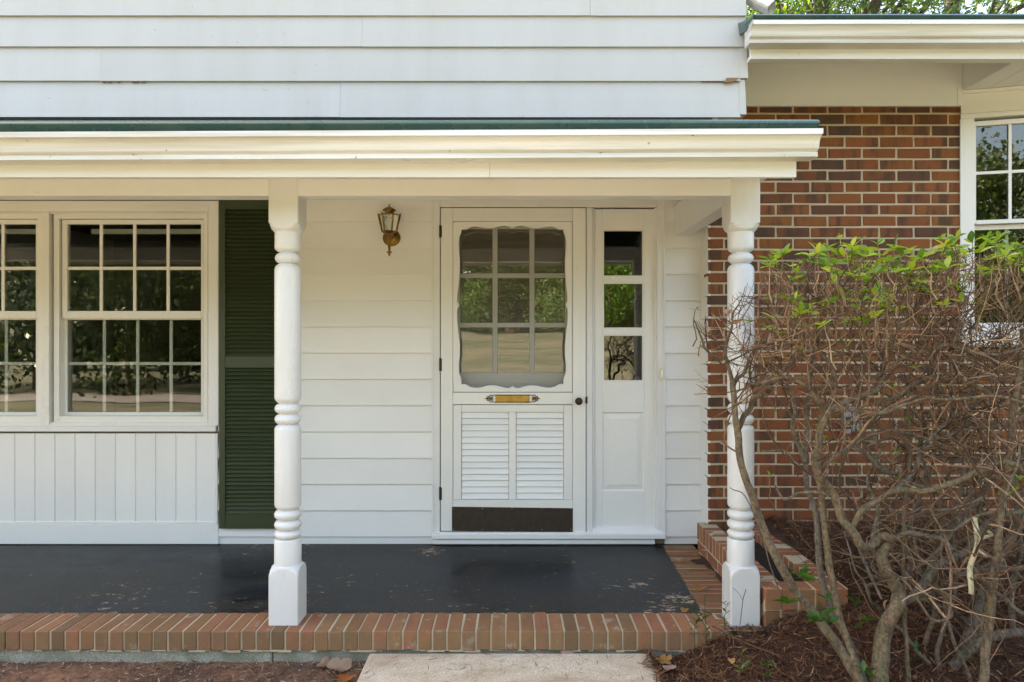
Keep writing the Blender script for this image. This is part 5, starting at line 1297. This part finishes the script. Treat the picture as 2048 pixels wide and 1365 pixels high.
for i in range(5200):
    x = RM.uniform(-3.2, -.62); y = RM.uniform(2.5, 2.99); z = -.140-.012*(3-y)
    if RM.random() < .6: shred(mb, Vector((x, y, z+RM.uniform(0, .010))), RM.uniform(.008, .045)*(1.6 if RM.random() < .06 else 1), RM.uniform(.0015, .006), RM.uniform(0, 6.28), RM.gauss(0, .25), RM.gauss(0, .3), RM)
    else:
        s_ = RM.uniform(.002, .007); c = Vector((x, y, z+s_*.5)); mb.add([c+Vector((s_, 0, -s_*.4)), c+Vector((-s_*.5, s_*.8, -s_*.4)), c+Vector((-s_*.5, -s_*.8, -s_*.4)), c+Vector((0, 0, s_*.7))], [(0,1,3),(1,2,3),(2,0,3)])
tag(mb.build('soil_litter', M['debris'], recalc=False), kind='stuff')
mb = MB()
for i in range(34):
    u = RM.choice((RM.uniform(30, 560), RM.uniform(640, 1400))); v = RM.uniform(1110, 1222); c = fl(u, v, .003); shred(mb, c, RM.uniform(.006, .02), RM.uniform(.003, .007), RM.uniform(0, 6.28), 0, .2, RM)
for i in range(150):
    x = RM.uniform(-.6, .59); y = RM.uniform(2.45, 2.97); shred(mb, Vector((x, y, -.0905)), RM.uniform(.008, .05), RM.uniform(.0012, .003), RM.uniform(0, 6.28), 0, .15, RM)
tag(mb.build('floor_litter', M['debris'], recalc=False), kind='stuff')

# ================================================================== TREES
def crown_mesh(name, n, rx, ry, rz, leaf, seed, mat, clumps=40, low=-.9):
    q = random.Random(seed); mb = MB(); cs = []
    for i in range(clumps):
        while True:
            v = Vector((q.uniform(-1, 1), q.uniform(-1, 1), q.uniform(low, 1)))
            if .25 < v.length < 1: break
        cs.append((Vector((v.x*rx, v.y*ry, v.z*rz)), q.uniform(.14, .30)*min(rx, rz)))
    for i in range(n):
        c, r_ = cs[q.randrange(clumps)]; p = c+Vector((q.gauss(0, r_), q.gauss(0, r_), q.gauss(0, r_*.6)))
        a = Vector((q.gauss(0, 1), q.gauss(0, 1), q.gauss(0, 1))).normalized(); b = a.orthogonal().normalized(); L = leaf*q.uniform(.6, 1.3)
        mb.add([p, p+a*L*.5+b*L*.28, p+a*L, p+a*L*.5-b*L*.28], [(0, 1, 2, 3)])
    me = bpy.data.meshes.new(name); me.from_pydata(mb.v, [], mb.f); me.materials.append(mat); return me, cs
def trunk_build(t, base, top, r, q, limbs, mat):
    pts = [Vector(base), Vector(base).lerp(Vector(top), .35)+Vector((q.uniform(-.15, .15), 0, 0)), Vector(base).lerp(Vector(top), .7)+Vector((q.uniform(-.15, .15), 0, 0)), Vector(top)]
    pp = catmull(pts, 5); mb = MB(); m = len(pp); mb.tube(pp, [r*(1.25 if i == 0 else 1)*(1-.75*i/(m-1)) for i in range(m)], 12)
    for e in limbs:
        s_ = pp[min(m-1, int(m*q.uniform(.45, .95)))]; lp = catmull([s_, s_.lerp(e, .5)+Vector((0, 0, .3)), e], 4); mb.tube(lp, [r*.28*(1-.8*i/len(lp)) for i in range(len(lp))], 6, cap=False)
    return mb.build('trunk', mat, t, smooth=60)
RT = random.Random(31)
# trees standing behind the wing, seen over the eave
for (x, y, zc, rx, rz, n, lb) in ((5.9, 13.0, 8.2, 2.6, 2.6, 15000, 'tall tree with a thick trunk rising behind the wing roof'),
                                   (9.6, 15.0, 8.6, 3.8, 2.8, 19000, 'leafy dark branched tree at the far right over the wing roof'),
                                   (5.6, 17.5, 9.6, 2.8, 2.6, 14000, 'bright green tree behind the downspout elbow')):
    t = thing('tree', lb, 'tree', (x, y, -.15)); me, cs = crown_mesh('crown', n, rx, 2.4, rz, .14, int(x*10), M['treeleaf'], 60)
    copy_mesh(me, 'crown', t, (x, y, zc)); trunk_build(t, (x, y, -.2), (x+.1, y, zc+1.5), .30, RT, [Vector((x, y, zc))+c for c, _ in cs[:16]], M['trunk'])
# trees and bushes across the lawn, seen in the window and door glass
fm = [crown_mesh('crown', 6500, 3.4, 3.0, 4.2, .30, 50+i, M['farleaf'], 44) for i in range(3)]
spots = [(-15, -15, 1.1), (-11, -19, 1.2), (-7.2, -16, 1.0), (-4.4, -19.5, 1.15), (-1.9, -15.2, 1.0), (.4, -20, 1.2), (2.4, -16.4, 1.0), (5.4, -19, 1.15), (8.5, -15, 1.0), (12, -18, 1.2), (16, -14, 1.1), (-9, -27, 1.5), (0, -28, 1.6), (8, -27, 1.5), (-18, -25, 1.5), (17, -25, 1.5)]
for i, (x, y, s_) in enumerate(spots):
    x, y, s_ = x*1.4, y*1.5-2, s_*.86
    t = thing('tree', 'dark tree across the lawn that shows only mirrored in the glass', 'tree', (x, y, ground_h(x, y)), 'trees mirrored in the door and window glass')
    me, cs = fm[i % 3]; zc = 5.0*s_+ground_h(x, y); o = copy_mesh(me, 'crown', t, (x, y, zc), (s_, s_, s_), (0, 0, i*1.3))
    trunk_build(t, (x, y, ground_h(x, y)-.1), (x, y, zc+2), .34*s_, RT, [Vector((x, y, zc))+c*s_ for c, _ in cs[:5]], M['trunk'])
mb = MB(); qw = random.Random(8)
for i in range(26000):
    a = qw.uniform(-1.15, 1.15); d = qw.uniform(48, 60); x, y = d*math.sin(a)*1.25, -d*math.cos(a)*.95
    p = Vector((x, y, ground_h(x, y)+qw.random()**1.2*(6.5+4*math.sin(a*23)))); u_ = Vector((qw.gauss(0, 1), qw.gauss(0, 1), qw.gauss(0, 1))).normalized(); b = u_.orthogonal().normalized(); L = qw.uniform(.5, 1.1)
    mb.add([p, p+u_*L*.5+b*L*.3, p+u_*L, p+u_*L*.5-b*L*.3], [(0, 1, 2, 3)])
tag(mb.build('woods', M['farleaf'], recalc=False), kind='stuff')
bm2_, _ = crown_mesh('foliage', 2600, 1.5, 1.3, 1.3, .14, 78, M['treeleaf'], 24)
bm_, _ = crown_mesh('foliage', 5200, 1.5, 1.3, 1.3, .10, 77, M['bushleaf'], 26)
for i, (x, y, s_) in enumerate(((-8.2, -11.6, 1.8), (-11.2, -11.2, 2.0), (-14.2, -11.6, 1.9), (-17, -11.0, 2.0), (-6.0, -12.6, 1.5), (-9.8, -14.5, 2.2), (-13, -15, 2.3), (5.5, -15, 1.2), (9, -13.5, 1.5), (1.8, -17.5, .9), (-1.9, -16, .8), (-4.0, -18, 1.1), (3.9, -19, 1.2))):
    t = thing('bush', 'light green bush under the trees that shows only mirrored in the door glass' if i > 6 else 'dense dark evergreen bush on the lawn that shows only mirrored in the glass', 'bush', (x, y, ground_h(x, y)), 'bushes mirrored in the door glass' if i > 6 else 'bushes mirrored in the window glass')
    copy_mesh(bm2_ if i > 6 else bm_, 'foliage', t, (x, y, ground_h(x, y)+1.15*s_), (s_, s_, s_), (0, 0, i)); mb = MB(); mb.tube([(x, y, ground_h(x, y)-.1), (x, y, ground_h(x, y)+1.4*s_)], [.07, .03], 8); mb.build('trunk', M['trunk'], t)
